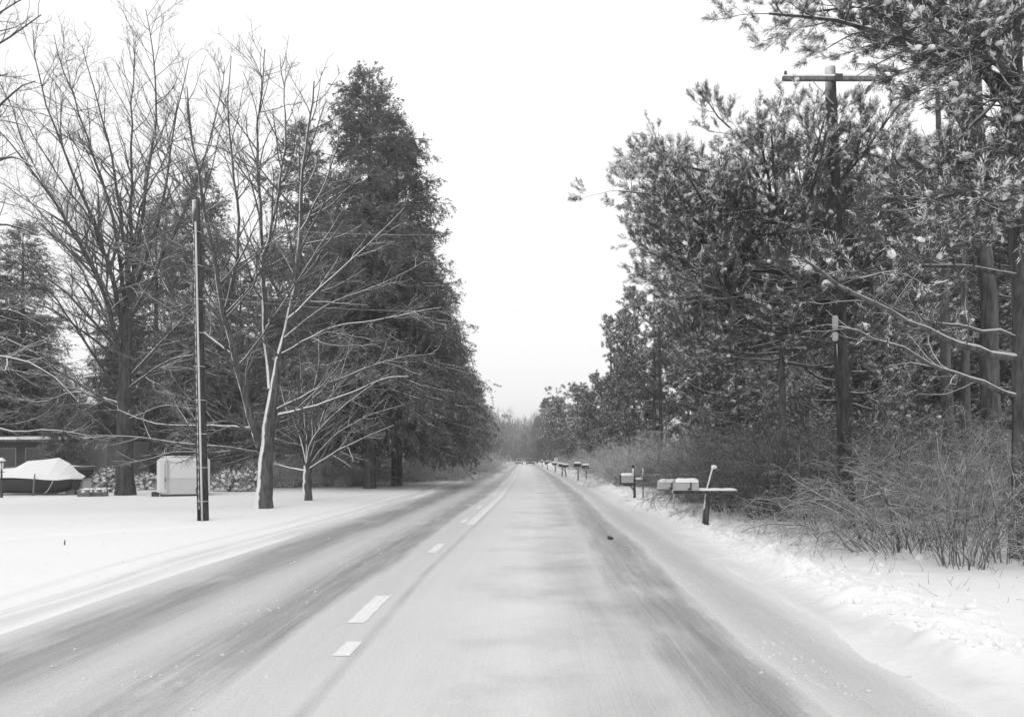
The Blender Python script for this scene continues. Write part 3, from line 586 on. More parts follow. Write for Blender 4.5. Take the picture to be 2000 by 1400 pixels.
# the wood that closes the road: one grey mass of bare trees
def far_wood(name, spots, seed):
    rng = RNG(seed); mb = MB(); S0, D0, L0 = [], [], []
    for (x, y, h) in spots:
        S0.append([x, y, 0]); D0.append([rng.normal(0, .05), rng.normal(0, .05), 1]); L0.append(h * rng.uniform(.8, 1.15))
    S0, D0, L0 = np.array(S0), np.array(D0), np.array(L0); p, r = grow(rng, S0, D0, L0, .012 * L0, 6, .05); mb.tubes(p, r, 4)
    s, d, L, q, _ = spawn(rng, p, r, L0, 20, .01, 1, .4, .95, .42, .5, .5, .7, .3); p2, r2 = grow(rng, s, d, L, np.maximum(q, .03), 5, .1, .08); mb.tubes(p2, r2, 3)
    s, d, L, q, _ = spawn(rng, p2, r2, L, 9, .1, 1, .4, .9, .5, .5, .6, .8, .2); p3, r3 = grow(rng, s, d, L, np.full(len(L), .03), 4, .15, .04); mb.tubes(p3, r3, 3)
    o = mb.build(name, M_TWIG); o["kind"] = "stuff"; return o
rg = RNG(71)
o = far_wood("distant_wood", [(rg.uniform(-26, 30), rg.uniform(300, 380), rg.uniform(12, 17.5)) for _ in range(420)], 72); tag(o, "hazy grey bare wood closing off the far end of the road", "wood")
o = far_wood("distant_wood", [(rg.uniform(-75, -16), rg.uniform(82, 130), rg.uniform(8, 11)) for _ in range(150)], 73); tag(o, "dim bare wood far behind the house and the left evergreens", "wood")
o = far_wood("distant_wood", [(rg.uniform(11, 75), rg.uniform(75, 130), rg.uniform(8, 12)) for _ in range(110)], 74); tag(o, "dim bare wood far behind the right roadside pines", "wood")

# ================================================================== RIGHT SIDE PINES
def pl(Y0, Y1, r, *px): return ([P(a, b, Y0 + (Y1 - Y0) * i / (len(px) - 1)) for i, (a, b) in enumerate(px)], r)
Y = 13.0; b = np.array([X_at(2003, Y), Y, 0]); b[2] = gz(b[0], Y) - .08
pine_tree("pine_tree", b, 81, "near snow laden pine at the right edge whose long bare limbs reach left", 14,
    [b, P(1996, 700, Y), P(1990, 400, Y), P(1985, 100, Y), P(1975, -250, Y)], .19, .07,
    [pl(Y, 12.2, .06, (1990, 170), (1800, 80), (1650, 45), (1500, 25)), pl(Y, 12.4, .04, (1988, 260), (1950, 235), (1915, 220), (1870, 215)), pl(Y, 11.9, .04, (1988, 330), (1950, 300), (1915, 285), (1880, 290)), pl(Y, 12.6, .04, (1988, 190), (1950, 160), (1910, 145), (1870, 150)), pl(Y, 11.6, .04, (1988, 220), (1960, 200), (1940, 195), (1910, 200)), pl(Y, 12.0, .04, (1988, 380), (1950, 350), (1915, 330), (1870, 335)), pl(Y, 12.2, .04, (1988, 300), (1940, 290), (1890, 320), (1830, 350)),
     pl(Y, 13.5, .06, (1988, 60), (1820, 10), (1700, -20), (1620, -10)), pl(Y, 11.8, .05, (1990, 250), (1890, 100), (1810, 45), (1750, 20)),
     pl(Y, 14, .05, (1990, 210), (1890, 110), (1790, 30), (1720, 0)), pl(Y, 11.3, .05, (1990, 330), (1910, 350), (1850, 380), (1780, 410)), pl(Y, 12.5, .05, (1990, 440), (1890, 440), (1800, 445), (1725, 450)),
     pl(Y, 11.5, .05, (1992, 540), (1880, 515), (1780, 520), (1680, 545)), pl(Y, 13.8, .05, (1990, 380), (1910, 390), (1860, 420), (1820, 450)), pl(Y, 11, .05, (1985, 120), (1900, 60), (1850, 20), (1820, -40)), pl(Y, 13.2, .045, (1988, 90), (1820, 30), (1690, 10), (1560, 25)),
     pl(Y, 12.2, .05, (1985, -40), (1880, -90), (1800, -110), (1730, -120)), pl(Y, 10.6, .05, (1990, 150), (1930, 120), (1880, 90), (1840, 60)), pl(Y, 14.2, .05, (1990, 480), (1920, 470), (1860, 480), (1790, 500)),
     pl(Y, 11.5, .05, (1990, 260), (2060, 200), (2120, 170), (2200, 150)), pl(Y, 12, .05, (1990, 60), (2060, 0), (2140, -40), (2200, -60)), pl(Y, 14.6, .05, (1988, 20), (1940, -40), (1880, -60), (1790, -70)), pl(Y, 10.8, .05, (1990, 380), (1960, 370), (1930, 380), (1890, 400)),
     pl(Y, 15, .05, (1990, 300), (1950, 290), (1920, 310), (1890, 340))]
     + [([np.array([X_at(1990, Y), Y, h]), np.array([X_at(1990, Y) + .6 * a, Y - 1.0, h + .1]), np.array([X_at(1990, Y) + 1.1 * a, Y - 1.9, h + .15]), np.array([X_at(1990, Y) + 1.5 * a, Y - 2.8, h + .4])], .04) for h, a in ((5.2, -.4), (6.0, .5), (6.6, -.5), (7.3, .3), (7.9, -.2), (8.5, .5), (5.7, -.1), (9.2, -.4))],
    size=.20, snow=.9, clump=.12, den2=5.4, den3=5, tuft=4, l2max=1.15, snow_size=.27,
    bare=[([P(*q) for q in ((1996, 700, 13), (1900, 690, 12.7), (1800, 640, 12.3), (1700, 588, 12), (1630, 555, 11.8), (1565, 505, 11.7))], .075, .02), ([P(*q) for q in ((1994, 662, 13), (1900, 640, 12.9), (1800, 622, 12.7), (1690, 575, 12.4))], .04, .015),
          ([P(*q) for q in ((1997, 775, 13), (1880, 735, 12.6), (1780, 690, 12.2), (1700, 655, 11.9), (1640, 640, 11.8))], .05, .016), ([P(*q) for q in ((1990, 170, 13), (1955, 180, 12.8), (1900, 245, 12.5), (1850, 290, 12.3), (1790, 335, 12.2), (1720, 395, 12))], .04, .012)])
simple_pine("pine_tree", 1945, 20, -300, 2.5, 82, "thick trunked pine second from the right edge, its crown running out of the top", h0f=.7, size=.23, snow=.6, lean=-.75, r0=.27, count=34)
simple_pine("pine_tree", 1855, 25, -60, 2.2, 83, "slim dark trunked pine third from the right edge with a high crown", h0f=.8, size=.24, snow=.6, lean=-.5, r0=.20, count=26)
simple_pine("pine_tree", 1888, 28.5, -90, 2.6, 84, "slim pine standing just behind the third pine from the right edge", h0f=.78, size=.25, snow=.6, lean=-.3, r0=.18, count=34, temps=T_PINE_FAR)
simple_pine("pine_tree", 1530, 20.6, 395, 3.9, 85, "broad snow flecked pine wrapped round the tall right utility pole, biggest crown", h0f=.5, size=.22, snow=.6, count=64, den2=5, den3=4.6, r0=.13, clump=.16, dome=.3, l2max=1.3, extra=((( 1550, 430), (1430, 400), (1310, 385), (1205, 372)), ((1550, 400), (1430, 350), (1330, 315), (1250, 335)), ((1550, 520), (1450, 500), (1360, 470), (1290, 500)), ((1545, 360), (1480, 300), (1420, 250), (1385, 205)), ((1560, 560), (1480, 560), (1380, 540), (1290, 560)), ((1560, 330), (1640, 300), (1700, 300), (1770, 320))))
simple_pine("pine_tree", 1440, 40, 365, 4.0, 86, "round crowned pine left of and lower than the broadest right side pine", h0f=.12, size=.26, snow=.85, count=40, den2=4.8, den3=4.4, r0=.2)
simple_pine("pine_tree", 1660, 29, 400, 4.0, 87, "snowy pine directly behind the pole's lower half, drooping boughs near the brush", h0f=.16, size=.25, snow=.85, count=38, lift=-.02, den2=4.6, den3=4.4)
simple_pine("pine_tree", 1278, 68, 575, 5.2, 88, "mid sized pine nearest the road above the paired mailboxes, boughs edged with snow", h0f=.12, size=.28, snow=.95, count=40, den2=4.6, den3=4.2, temps=T_PINE_FAR)
p9 = simple_pine("pine_tree", 1238, 76, 700, 4.0, 89, "smaller pine behind the slim pale pole on the right verge", h0f=.1, size=.32, snow=.4, count=36, den2=4, den3=4, temps=T_PINE_FAR)
p10 = simple_pine("pine_tree", 1480, 42, 420, 4.6, 90, "dark pine filling behind the broadest right side pine", h0f=.1, size=.34, snow=.25, count=40, den2=4, den3=4, temps=T_PINE_FAR)
H9 = EYE + (VY - 700) / F * 76; H10 = EYE + (VY - 420) / F * 42
GP = "pines filling in behind the right roadside row"
for px, Yq, top, rz, wd, src, h0, lab in [(1620, 46, 430, 1.0, 1.2, p10, H10, "dark pine in the second row behind the right roadside pines"), (1760, 44, 400, 2.2, 1.1, p10, H10, "dark pine in the second row behind the right roadside pines"), (1900, 46, 400, 3.5, 1.2, p10, H10, "dark pine in the second row behind the right roadside pines"),
        (2020, 40, 370, 4.4, 1.2, p10, H10, "dark pine in the second row behind the right roadside pines"), (1830, 60, 480, 5.3, 1.3, p10, H10, "dark pine in the second row behind the right roadside pines"), (1690, 62, 500, .5, 1.3, p10, H10, "dark pine in the second row behind the right roadside pines"), (1400, 74, 600, 2.8, 1.2, p10, H10, "dark pine in the second row behind the right roadside pines"), (1540, 64, 540, 1.7, 1.3, p10, H10, "dark pine in the second row behind the right roadside pines")]:
    put(src, px, Yq, top, lab, rz, wd, h0, GP)
put(p9, 1128, 112, 758, "far round pine on the right verge behind the two distant poles", 1.3, 1.25, H9); put(p9, 1180, 84, 745, "far pine between the slim pale pole and the distant poles", 3.9, 1.0, H9)
put(p9, 1098, 150, 790, "far dark pine at the road's right side, second from the vanishing point", 2.6, 1.2, H9)
put(s5, 1066, 185, 780, "far pointed spruce on the right verge against the white sky", .9, 1.1, H5); put(s5, 1050, 250, 815, "tiny far spruce on the right beside the vanishing point", 3.0, 1.3, H5)

# ---- brush on the right
def bush(px, Y, *a, X=None, **k):
    x = X_at(px, Y) if X is None else X; return shrub("bush", (x, Y, gz(x, Y)), *a, **k)
bush(1880, 11.9, 101, "nearest leafless bush on the right with bare stems rising from one clump", 46, 1.75, .55, .09, .0075, 7, base_r=.32, fine=4)
bush(1985, 12.4, 102, "leafless bush cut off by the right edge, beside the nearest bush", 44, 2.1, .5, .09, .0075, 7, base_r=.5, fine=4)
bush(1750, 13.8, 103, "arching snow dusted bush left of the nearest bush, stems sweeping left", 70, 2.1, .8, .17, .0075, 7, bias=(-.35, 0), base_r=.7, fine=4)
bush(1660, 16.5, 104, "low snow dusted bush at the foot of the tall right utility pole", 70, 2.0, .9, .20, .0075, 7, base_r=.9, bias=(-.25, 0), fine=4)
bush(1890, 14.6, 105, "dense thicket behind the nearest bush, reaching up to the pine trunks", 80, 2.3, .5, .08, .008, 8, base_r=1.1, fine=4)
bush(1785, 17.5, 106, "tall pale thicket below the pine limbs, right of the utility pole", 80, 2.5, .55, .09, .009, 8, base_r=1.2, fine=4)
bush(1990, 16.5, 107, "tall thicket at the right edge behind the bushes", 80, 2.6, .5, .08, .009, 8, base_r=1.2, fine=4)
bb = bush(1560, 21.5, 108, "dark thicket left of the utility pole, behind the cross shaped mailbox post", 190, 3.1, .75, .13, .009, 8, base_r=1.3, fine=5, mat=M_BRUSH)
bb2 = bush(1465, 24.5, 109, "dark rounded thicket directly right of the cross shaped mailbox post", 190, 2.9, .8, .15, .009, 8, base_r=1.3, fine=5, mat=M_BRUSH)
bp = bush(1240, 47, 110, "pale rounded bush behind the black mailbox, left of the T shaped post", 240, 2.9, .9, .17, .012, 8, base_r=1.2, fine=4, mat=M_PALE)
TH = "brush under the right roadside pines"
for px, Yq, sc, rz, src, lab in [(1375, 29, .55, 1.2, bb, "brush behind the twin mailboxes under the right pines"), (1425, 31, .8, 2.6, bb2, "brush behind the twin mailboxes under the right pines"), (1330, 36, .5, 4.0, bb, "brush behind the twin mailboxes under the right pines"), (1640, 26, .85, .7, bb, "dim brush under the right pines beyond the tall utility pole"), (1740, 24, .85, 3.1, bb2, "dim brush under the right pines beyond the tall utility pole"), (1850, 22, .8, 5.0, bb, "dim brush under the right pines beyond the tall utility pole"),
        (1960, 24, .85, 1.9, bb2, "dim brush under the right pines beyond the tall utility pole"), (1540, 30, 1.3, 4.7, bb2, "dim brush under the right pines beyond the tall utility pole"), (1660, 34, 1.1, 2.1, bb, "dim brush under the right pines beyond the tall utility pole"), (1800, 33, 1.1, .2, bb2, "dim brush under the right pines beyond the tall utility pole"), (1930, 34, 1.1, 3.6, bb, "dim brush under the right pines beyond the tall utility pole"), (1470, 38, 1.4, 1.5, bb, "dim brush under the right pines beyond the tall utility pole"), (1380, 44, .7, 5.6, bb2, "brush behind the twin mailboxes under the right pines"), (1300, 45, .6, .9, bb2, "brush behind the twin mailboxes under the right pines")]:
    x = X_at(px, Yq); dup(src, (x, Yq, gz(x, Yq)), rz, (sc * 1.15, sc * 1.15, sc), lab, TH)
for px, Yq, sc, rz, lab in [(1178, 84, 1.1, 2.0, "roadside brush beyond the pale rounded bush on the right verge"), (1150, 112, 1.4, 1.0, "roadside brush beyond the pale rounded bush on the right verge"), (1225, 66, 1.2, 5.0, "roadside brush beyond the pale rounded bush on the right verge"), (1285, 56, 1.2, 3.0, "roadside brush beyond the pale rounded bush on the right verge"), (1350, 50, 1.1, .4, "roadside brush beyond the pale rounded bush on the right verge"), (1120, 135, .8, 4.0, "roadside brush beyond the pale rounded bush on the right verge"),
        (850, 60, .9, 1.0, "low brush on the left verge at the foot of the spruces"), (880, 68, 1.0, 2.3, "low brush on the left verge at the foot of the spruces"), (800, 55, .8, 3.5, "low brush on the left verge at the foot of the spruces"), (925, 92, 1.1, .4, "low brush on the left verge at the foot of the spruces"), (690, 50, .95, 4.4, "low brush behind the lawn between the spruce trunks"), (640, 47, .9, 1.6, "low brush behind the lawn between the spruce trunks"), (560, 46, .8, 2.9, "low brush behind the lawn between the spruce trunks"), (945, 120, 1.1, 2.0, "low brush on the left verge at the foot of the spruces")]:
    x = X_at(px, Yq); dup(bp, (x, Yq, gz(x, Yq)), rz, (sc * 1.2, sc * 1.2, sc), lab, "low brush along the verges")

# ================================================================== POLES AND CABLES
def pole(name, Y, base_px, top, r0, r1, label, group=None, mat=None):
    x = X_at(base_px, Y); b = np.array([x, Y, gz(x, Y)]); t = P(top[0], top[1], Y) - b; root = obj_e(name, b); tag(root, label, "utility pole", group)
    pts = np.array([t * f + np.array([0, 0, -.15 if f == 0 else 0]) for f in np.linspace(0, 1, 8)]); mb = MB(); mb.tube(pts, np.linspace(r0, r1, 8), 14)
    part(mb, "shaft", mat or M_POLE, root); return root, b, t
def insulator(root, p, s=1.0):
    mb = MB(); z = np.array([0, .03, .035, .07, .075, .11, .115, .15]) * s; r = np.array([.018, .018, .05, .045, .022, .045, .04, .012]) * s
    mb.tube(np.stack([0 * z + p[0], 0 * z + p[1], z + p[2]], 1), r, 10); part(mb, "insulator", M_DARKMETAL, root)
def crossarm(root, c, L, mat, rz=0.0, h=.10, d=.09):
    mb = MB(); mb.box(c, (L, d, h), 0, rz, .012); o = part(mb, "crossarm", mat, root)
    mb = MB(); q = np.linspace(-L / 2 + .02, L / 2 - .02, 16); mb.tube(np.stack([c[0] + q, np.full(16, c[1]), c[2] + h / 2 + .008 + .008 * np.sin(q * 9)], 1), np.where(np.abs(q) > L / 2 - .1, .02, .042), 8); sn = mb.build("snow_ridge", M_SNOWCAP, o); KIDS.setdefault(o.name, []).append(sn); return o

rp, b, t = pole("utility_pole", 21.4, 397, (383, 392), .15, .10, "leaning dark utility pole with a pale conduit up its face, standing on the left lawn")
ax = lambda f, dx, dy: t * f + np.array([dx, dy, 0])
mb = MB(); mb.tube([ax(f, .012 + .02 * (1 - f), -(.155 - .05 * f)) for f in np.linspace(0.0, .93, 8)], .028, 8); part(mb, "conduit", M_STEEL, rp)
mb = MB(); mb.tube([ax(f, -.085 + .02 * f, -(.135 - .04 * f)) for f in np.linspace(0.0, .86, 8)], .022, 8); part(mb, "cable_guard", M_DARKMETAL, rp)
for f in np.linspace(.06, .9, 9):
    r = .155 - .05 * f; an = np.linspace(0, 2 * np.pi, 17); mb = MB(); mb.tube(np.stack([t[0] * f + r * np.cos(an), (r + .022) * np.sin(an) - .012, np.full(17, t[2] * f)], 1), .009, 5, 0, False); part(mb, "strap", M_STEEL, rp)
zz_ = np.arange(.3, 7.7, .055); mb = MB(); mb.tube([t * (z_ / t[2]) + np.array([-.045, -(.152 - .05 * z_ / t[2]), 0]) for z_ in zz_], np.where((np.arange(len(zz_)) % 4) < 2, .013, .004), 6); part(mb, "staple_row", M_STEEL, rp)
insulator(rp, t + np.array([0, 0, -.02])); mb = MB(); mb.tube([t * .985 + np.array([-.16, -.02, 0]), t * .985 + np.array([.18, -.02, 0])], .02, 6); part(mb, "bracket", M_DARKMETAL, rp)
left_top, left_b = t.copy(), b.copy()

rp, b, t = pole("utility_pole", 17.8, 1656, (1621, 133), .165, .115, "tall dark utility pole with one long crossarm, rising through the near right pines")
tr, rb = t.copy(), b.copy(); f = (EYE + (VY - 160) / F * 17.8 - b[2]) / t[2]
ca = P(1629, 161, 17.8) - b; crossarm(rp, ca + np.array([0, -.17, 0]), 2.42, M_WOOD)
insulator(rp, ca + np.array([-1.14, -.17, .065]), .75)
mb = MB(); mb.box(ca + np.array([.02, -.23, 0]), (.16, .02, .16)); part(mb, "mounting_plate", M_DARKMETAL, rp)
for sgn in (-1, 1):
    mb = MB(); mb.tube([ca + np.array([sgn * .55, -.18, -.05]), ca + np.array([sgn * .07, -.14, -.55])], .012, 6); part(mb, "brace", M_STEEL, rp)
for y0, y1 in ((618, 645), (650, 668)):       # pale cable terminations hung left of the shaft
    z0, z1 = EYE + (VY - y1) / F * 17.8 - b[2], EYE + (VY - y0) / F * 17.8 - b[2]; q = t * (z0 / t[2]); xx = X_at(1627, 17.8) - b[0]
    mb = MB(); mb.tube([[xx, -.12, z0], [xx, -.12, z0 + .03], [xx, -.12, z1 - .03], [xx, -.12, z1]], [.035, .065, .065, .035], 10); mb.tube([[xx, -.12, (z0 + z1) / 2], [q[0], 0, (z0 + z1) / 2]], .015, 6); part(mb, "cable_terminal", M_GREYPAINT, rp)
mb = MB(); mb.tube([t * f + np.array([-.12, -.11 + .03 * f, 0]) for f in np.linspace(0, .40, 6)], .012, 8); part(mb, "conduit", M_POLE, rp)

rp, b, t = pole("utility_pole", 59, 1292, (1287, 604), .15, .10, "utility pole with a pale crossarm just clearing the mid sized right pines"); r2b, r2t = b.copy(), t.copy()
crossarm(rp, P(1286, 611, 59) - b + np.array([0, -.14, 0]), 2.45, M_WOOD)
for q in (-1.1, 1.1): insulator(rp, P(1286, 611, 59) - b + np.array([q, -.14, .06]), .9)
rp, b, t = pole("utility_pole", 84, 1194, (1193, 650), .15, .10, "slim pale utility pole without a crossarm, between the far pines and the rounded bush", mat=M_WOOD); insulator(rp, t)
rp, b, t = pole("utility_pole", 110, 1147, (1153, 764), .15, .10, "taller of the two far utility poles, crossarm high against the far pine", mat=M_WOOD); r3b, r3t = b.copy(), t.copy()
crossarm(rp, P(1154, 770, 110) - b + np.array([0, -.14, 0]), 2.5, M_WOOD)
for q in (-1.1, 1.1): insulator(rp, P(1154, 770, 110) - b + np.array([q, -.14, .06]), .9)
rp, b, t = pole("utility_pole", 108, 1130, (1130, 806), .15, .11, "shorter of the two far utility poles with looped cables under its crossarm", mat=M_WOOD)
cc = P(1118, 817, 108) - b; crossarm(rp, P(1121, 817, 108) - b + np.array([0, -.14, 0]), 2.3, M_WOOD)
mb = MB(); mb.tube([cc + np.array([-.9 + 1.8 * s_, -.2, -.06 - 1.5 * (1 - (2 * s_ - 1) ** 2)]) for s_ in np.linspace(0, 1, 12)], .03, 6); part(mb, "cable_loop", M_WIRE, rp)
Y = 40; x = X_at(1287, Y); b = np.array([x, Y, gz(x, Y)]); rp = obj_e("clothes_post", b); tag(rp, "weathered T shaped post standing in the brush above the black mailbox", "post")
h = EYE + (VY - 846) / F * Y - b[2]; mb = MB(); mb.box((0, 0, h / 2), (.13, .13, h), 0, 0, .01); part(mb, "post", M_WOOD, rp); mb = MB(); mb.box((-.12, 0, h + .045), (1.3, .1, .09), 0, 0, .01); part(mb, "crossbar", M_WOOD, rp)
mb = MB(); mb.tube([[-.4, 0, h], [-.06, 0, h - .4]], .025, 6); part(mb, "brace", M_WOOD, rp)

def cable(a, c, sag, r, label, group=None):
    a, c = np.array(a), np.array(c); m = MB(); ss = np.linspace(0, 1, 32); pts = a[None] * (1 - ss[:, None]) + c[None] * ss[:, None]; pts[:, 2] -= sag * 4 * ss * (1 - ss)
    m.tube(pts - a, r, 5); o = m.build("cable", M_WIRE); o.location = a; tag(o, label, "cable", group); return o
cable(left_b + left_top * .93 + [.1, 0, 0], rb + tr * .72, .55, .002, "upper service cable strung across the road from the left pole", "service cables across the road")
cable(left_b + left_top * .70 + [.1, 0, 0], rb + tr * .53, .5, .002, "lower service cable strung across the road from the left pole", "service cables across the road")
for k, (h1, h2) in enumerate(((5.5, 5.0), (5.0, 4.4), (4.4, 3.7))):
    cable(rb + tr * (h1 / tr[2]) + [-.14, 0, 0], r2b + r2t * (h2 / r2t[2]) + [-.1, 0, 0], .45, .016, ["topmost dark cable slanting down the right pole line through the pines", "middle dark cable slanting down the right pole line through the pines", "lowest dark cable slanting down the right pole line above the mailboxes"][k], "communication cables along the right pole line")["category"] = "cable"
for o in COL.objects:
    if o.name.startswith("cable") and "slanting" in o.get("label", ""): o.data.materials[0] = M_DARKMETAL

# ================================================================== MAILBOXES
def post_tube(mb, a, c, r0, r1=None, sides=8): mb.tube([a, (np.array(a) + np.array(c)) / 2, c], [r0, (r0 + (r1 or r0)) / 2, r1 or r0], sides)
def mailbox(name, loc, rz, mat, label, size=(.5, .19, .24), group=None, snow=.05, flag=True, doormat=None):
    """box lying along local x, door at -x; dome top"""
    L, W, H = size; root = obj_e(name, loc, rz); tag(root, label, "mailbox", group)
    n = 10; an = np.linspace(0, np.pi, n); prof = [(-W / 2, 0)] + [(-W / 2 * math.cos(a), H - W / 2 + W / 2 * math.sin(a)) for a in an] + [(W / 2, 0)]
    pr = np.array(prof); m = len(pr); mb = MB()
    V = np.concatenate([np.column_stack([np.full(m, x), pr]) for x in (-L / 2, L / 2)]); mb.add(V, [(i, (i + 1) % m, m + (i + 1) % m, m + i) for i in range(m)], 0, False)
    mb.f.append((np.array([list(range(m - 1, -1, -1)), list(range(m, 2 * m))]), 0, False)); part(mb, "box", mat, root)
    mb = MB(); q = pr * np.array([1.06, 1.03]); V = np.concatenate([np.column_stack([np.full(m, x), q]) for x in (-L / 2 - .02, -L / 2 + .015)]); mb.add(V, [(i, (i + 1) % m, m + (i + 1) % m, m + i) for i in range(m)], 0, False)
    mb.f.append((np.array([list(range(m - 1, -1, -1)), list(range(m, 2 * m))]), 0, False)); mb.box((-L / 2 - .03, 0, H * .8), (.03, .03, .02)); part(mb, "door", doormat or mat, root)
    if snow:
        mb = MB(); an2 = np.linspace(.12 * np.pi, .88 * np.pi, 8); xs_ = np.linspace(-L / 2 + .005, L / 2 - .005, 8); rgs = RNG(int(abs(loc[1]) * 10)); V = []
        for x_ in xs_:
            e = .75 if x_ in (xs_[0], xs_[-1]) else 1.0
            for a in an2: rr_ = W / 2 + .004 + snow * e * math.sin(a) ** 1.2 * rgs.uniform(.8, 1.15) * (0.25 if x_ == xs_[0] or x_ == xs_[-1] else 1); V.append((x_, -rr_ * math.cos(a) * .98, H - W / 2 + rr_ * math.sin(a)))
        mb.add(V, [(i * 8 + j, i * 8 + j + 1, (i + 1) * 8 + j + 1, (i + 1) * 8 + j) for i in range(7) for j in range(7)], 0, True)
        part(mb, "snow_cap", M_SNOWCAP, root)
    if flag:
        mb = MB(); mb.box((L * .15, -W / 2 - .012, H * .45), (.03, .012, .16)); mb.box((L * .15 - .03, -W / 2 - .012, H * .45 - .08), (.08, .012, .045)); part(mb, "flag", M_DARKMETAL, root)
    return root
# 1 cross shaped leaning post with a grey mailbox on its arm
Y = 18.8; b = P(1377, 1040, Y); b[2] = gz(b[0], Y); root = obj_e("mailbox_post", b); tag(root, "leaning snow crusted wooden cross carrying the nearest mailbox on its arm", "mailbox post")
c = P(1383, 958, Y) - b; top = P(1394, 914, Y) - b
mb = MB(); mb.tube([[0, 0, -.12], c * .5, c, top * .97, top], [.078, .074, .062, .052, .048], 10); part(mb, "upright", M_DARKWOOD, root)
mb = MB(); sp = [P(1394.5, 913, Y) - b]; scatter(mb, RNG(4), T_BLOB, np.array(sp), np.array([[0, 0, 1.]]), np.array([.085]), 0, True, 0); part(mb, "snow_cap", M_SNOWCAP, root)
a0, a1 = P(1312, 960, Y) - b, P(1438, 960, Y) - b; am = (a0 + a1) / 2 + np.array([0, -.09, 0]); mb = MB(); mb.box(am, (a1[0] - a0[0], .09, .075), 0, 0, .008); part(mb, "arm", M_DARKWOOD, root)
mb = MB(); s_ = np.linspace(.36, .99, 14); mb.tube([[a0[0] * (1 - q) + a1[0] * q, am[1], am[2] + .045 + .006 * math.sin(q * 31)] for q in s_], np.where((s_ < .4) | (s_ > .97), .025, .045), 8); part(mb, "snow_ridge", M_SNOWCAP, root)
mailbox("mailbox", tuple(b + am + np.array([P(1339, 0, Y)[0] - (b + am)[0], 0, .04])), .03, M_GREYPAINT, "grey snow topped mailbox on the arm of the leaning wooden cross", (.54, .2, .24), snow=.04)
# 2 pale mailbox behind it on a thin rod
Y = 23.5; b = P(1316, 0, Y); b[2] = gz(b[0], Y); b[0] = X_at(1315, Y); root = obj_e("mailbox_post", b); tag(root, "thin grey rod holding the pale mailbox behind the leaning cross", "mailbox post")
h = EYE + (VY - 957) / F * Y - b[2]; mb = MB(); post_tube(mb, [0, 0, -.1], [.02, 0, h], .028, .024); part(mb, "rod", M_STEEL, root)
mb = MB(); mb.box((-.12, 0, h + .015), (.58, .16, .03)); part(mb, "shelf", M_WOOD, root)
mailbox("mailbox", (X_at(1305, Y), Y, b[2] + h + .032), .05, M_PALEGREY, "pale mailbox half hidden behind the nearest grey one, on a thin rod", (.56, .19, .25), snow=.045)
# 3 black mailbox with finial post, board and rod
Y = 31.3; b = P(1240, 0, Y); b[2] = gz(b[0], Y); root = obj_e("mailbox_post", b); tag(root, "wooden post with a dark knob and side bar, carrying the black undersided mailbox", "mailbox post")
h = lambda py: EYE + (VY - py) / F * Y - b[2]; dx = lambda px: X_at(px, Y) - b[0]
mb = MB(); mb.tube([[0, 0, -.1], [-.02, 0, h(950)], [-.07, 0, h(914)]], [.055, .05, .042], 10); part(mb, "upright", M_DARKWOOD, root)
mb = MB(); z = np.linspace(-1, 1, 9); mb.tube(np.stack([np.full(9, -.07), np.zeros(9), h(911) + z * .075], 1), np.sqrt(np.maximum(1 - z ** 2, .02)) * .065, 10); part(mb, "knob", M_DARKMETAL, root)
mb = MB(); mb.box(((dx(1224) + dx(1240)) / 2 - .12, 0, h(944)), (.62, .14, .05)); mb.box((dx(1226), 0, h(947)), (.34, .12, .05)); part(mb, "shelf", M_DARKMETAL, root)
mb = MB(); post_tube(mb, [dx(1229), 0, h(946)], [0, 0, h(960)], .03); part(mb, "brace", M_WOOD, root)
mb = MB(); mb.box(((dx(1240) + dx(1261)) / 2 + .03, .02, h(937)), (dx(1263) - dx(1240), .06, .08)); part(mb, "side_bar", M_DARKWOOD, root)
mb = MB(); mb.tube([[dx(1241) + q * (dx(1256) - dx(1241)), .02, h(935)] for q in np.linspace(0, 1, 7)], [.03, .05, .055, .05, .055, .05, .03], 8); part(mb, "snow_ridge", M_SNOWCAP, root)
mailbox("mailbox", tuple(b + np.array([dx(1224), -.02, h(942.5)])), .04, M_GREYPAINT, "mailbox with black door and dark underside on the knobbed post", (.5, .22, .34), snow=.04, flag=False, doormat=M_DARKMETAL)
x = X_at(1256, Y - .6); o = MB(); post_tube(o, [0, 0, -.1], [0, 0, 1.12], .026); o = o.build("marker_rod", M_WOOD); o.location = (x, Y - .6, gz(x, Y - .6)); tag(o, "thin pale rod standing just right of the knobbed mailbox post", "rod")
# 4.. smaller mailboxes farther along
def far_mailbox(px, Y, ztop, label, mat=M_DARKMETAL, L=.52, rz=.05, lean=0.0, H=.26, group="mailboxes far along the right verge"):
    x = X_at(px, Y); z0 = gz(x, Y); h = ztop - H; root = obj_e("mailbox_post", (x + .08, Y, z0)); tag(root, "wooden post under the " + label, "mailbox post", group)
    mb = MB(); mb.tube([[0, 0, -.1], [lean * .5, 0, h * .5], [lean, 0, h - .04]], .05, 8); part(mb, "upright", M_DARKWOOD, root)
    mb = MB(); mb.box((lean - .05, 0, h - .022), (L * .95, .16, .04)); part(mb, "shelf", M_DARKWOOD, root)
    mb = MB(); post_tube(mb, [lean, 0, h - .35], [lean - .2, 0, h - .04], .022); part(mb, "brace", M_DARKWOOD, root)
    mailbox("mailbox", (x + .03, Y, z0 + h), rz, mat, label, (L, .2, H), snow=.085, group=group)
far_mailbox(1127, 60.5, 1.33, "snow capped black mailbox, left of the pair in the middle distance")
far_mailbox(1143, 59.2, 1.10, "snow capped black mailbox, right of the pair in the middle distance")
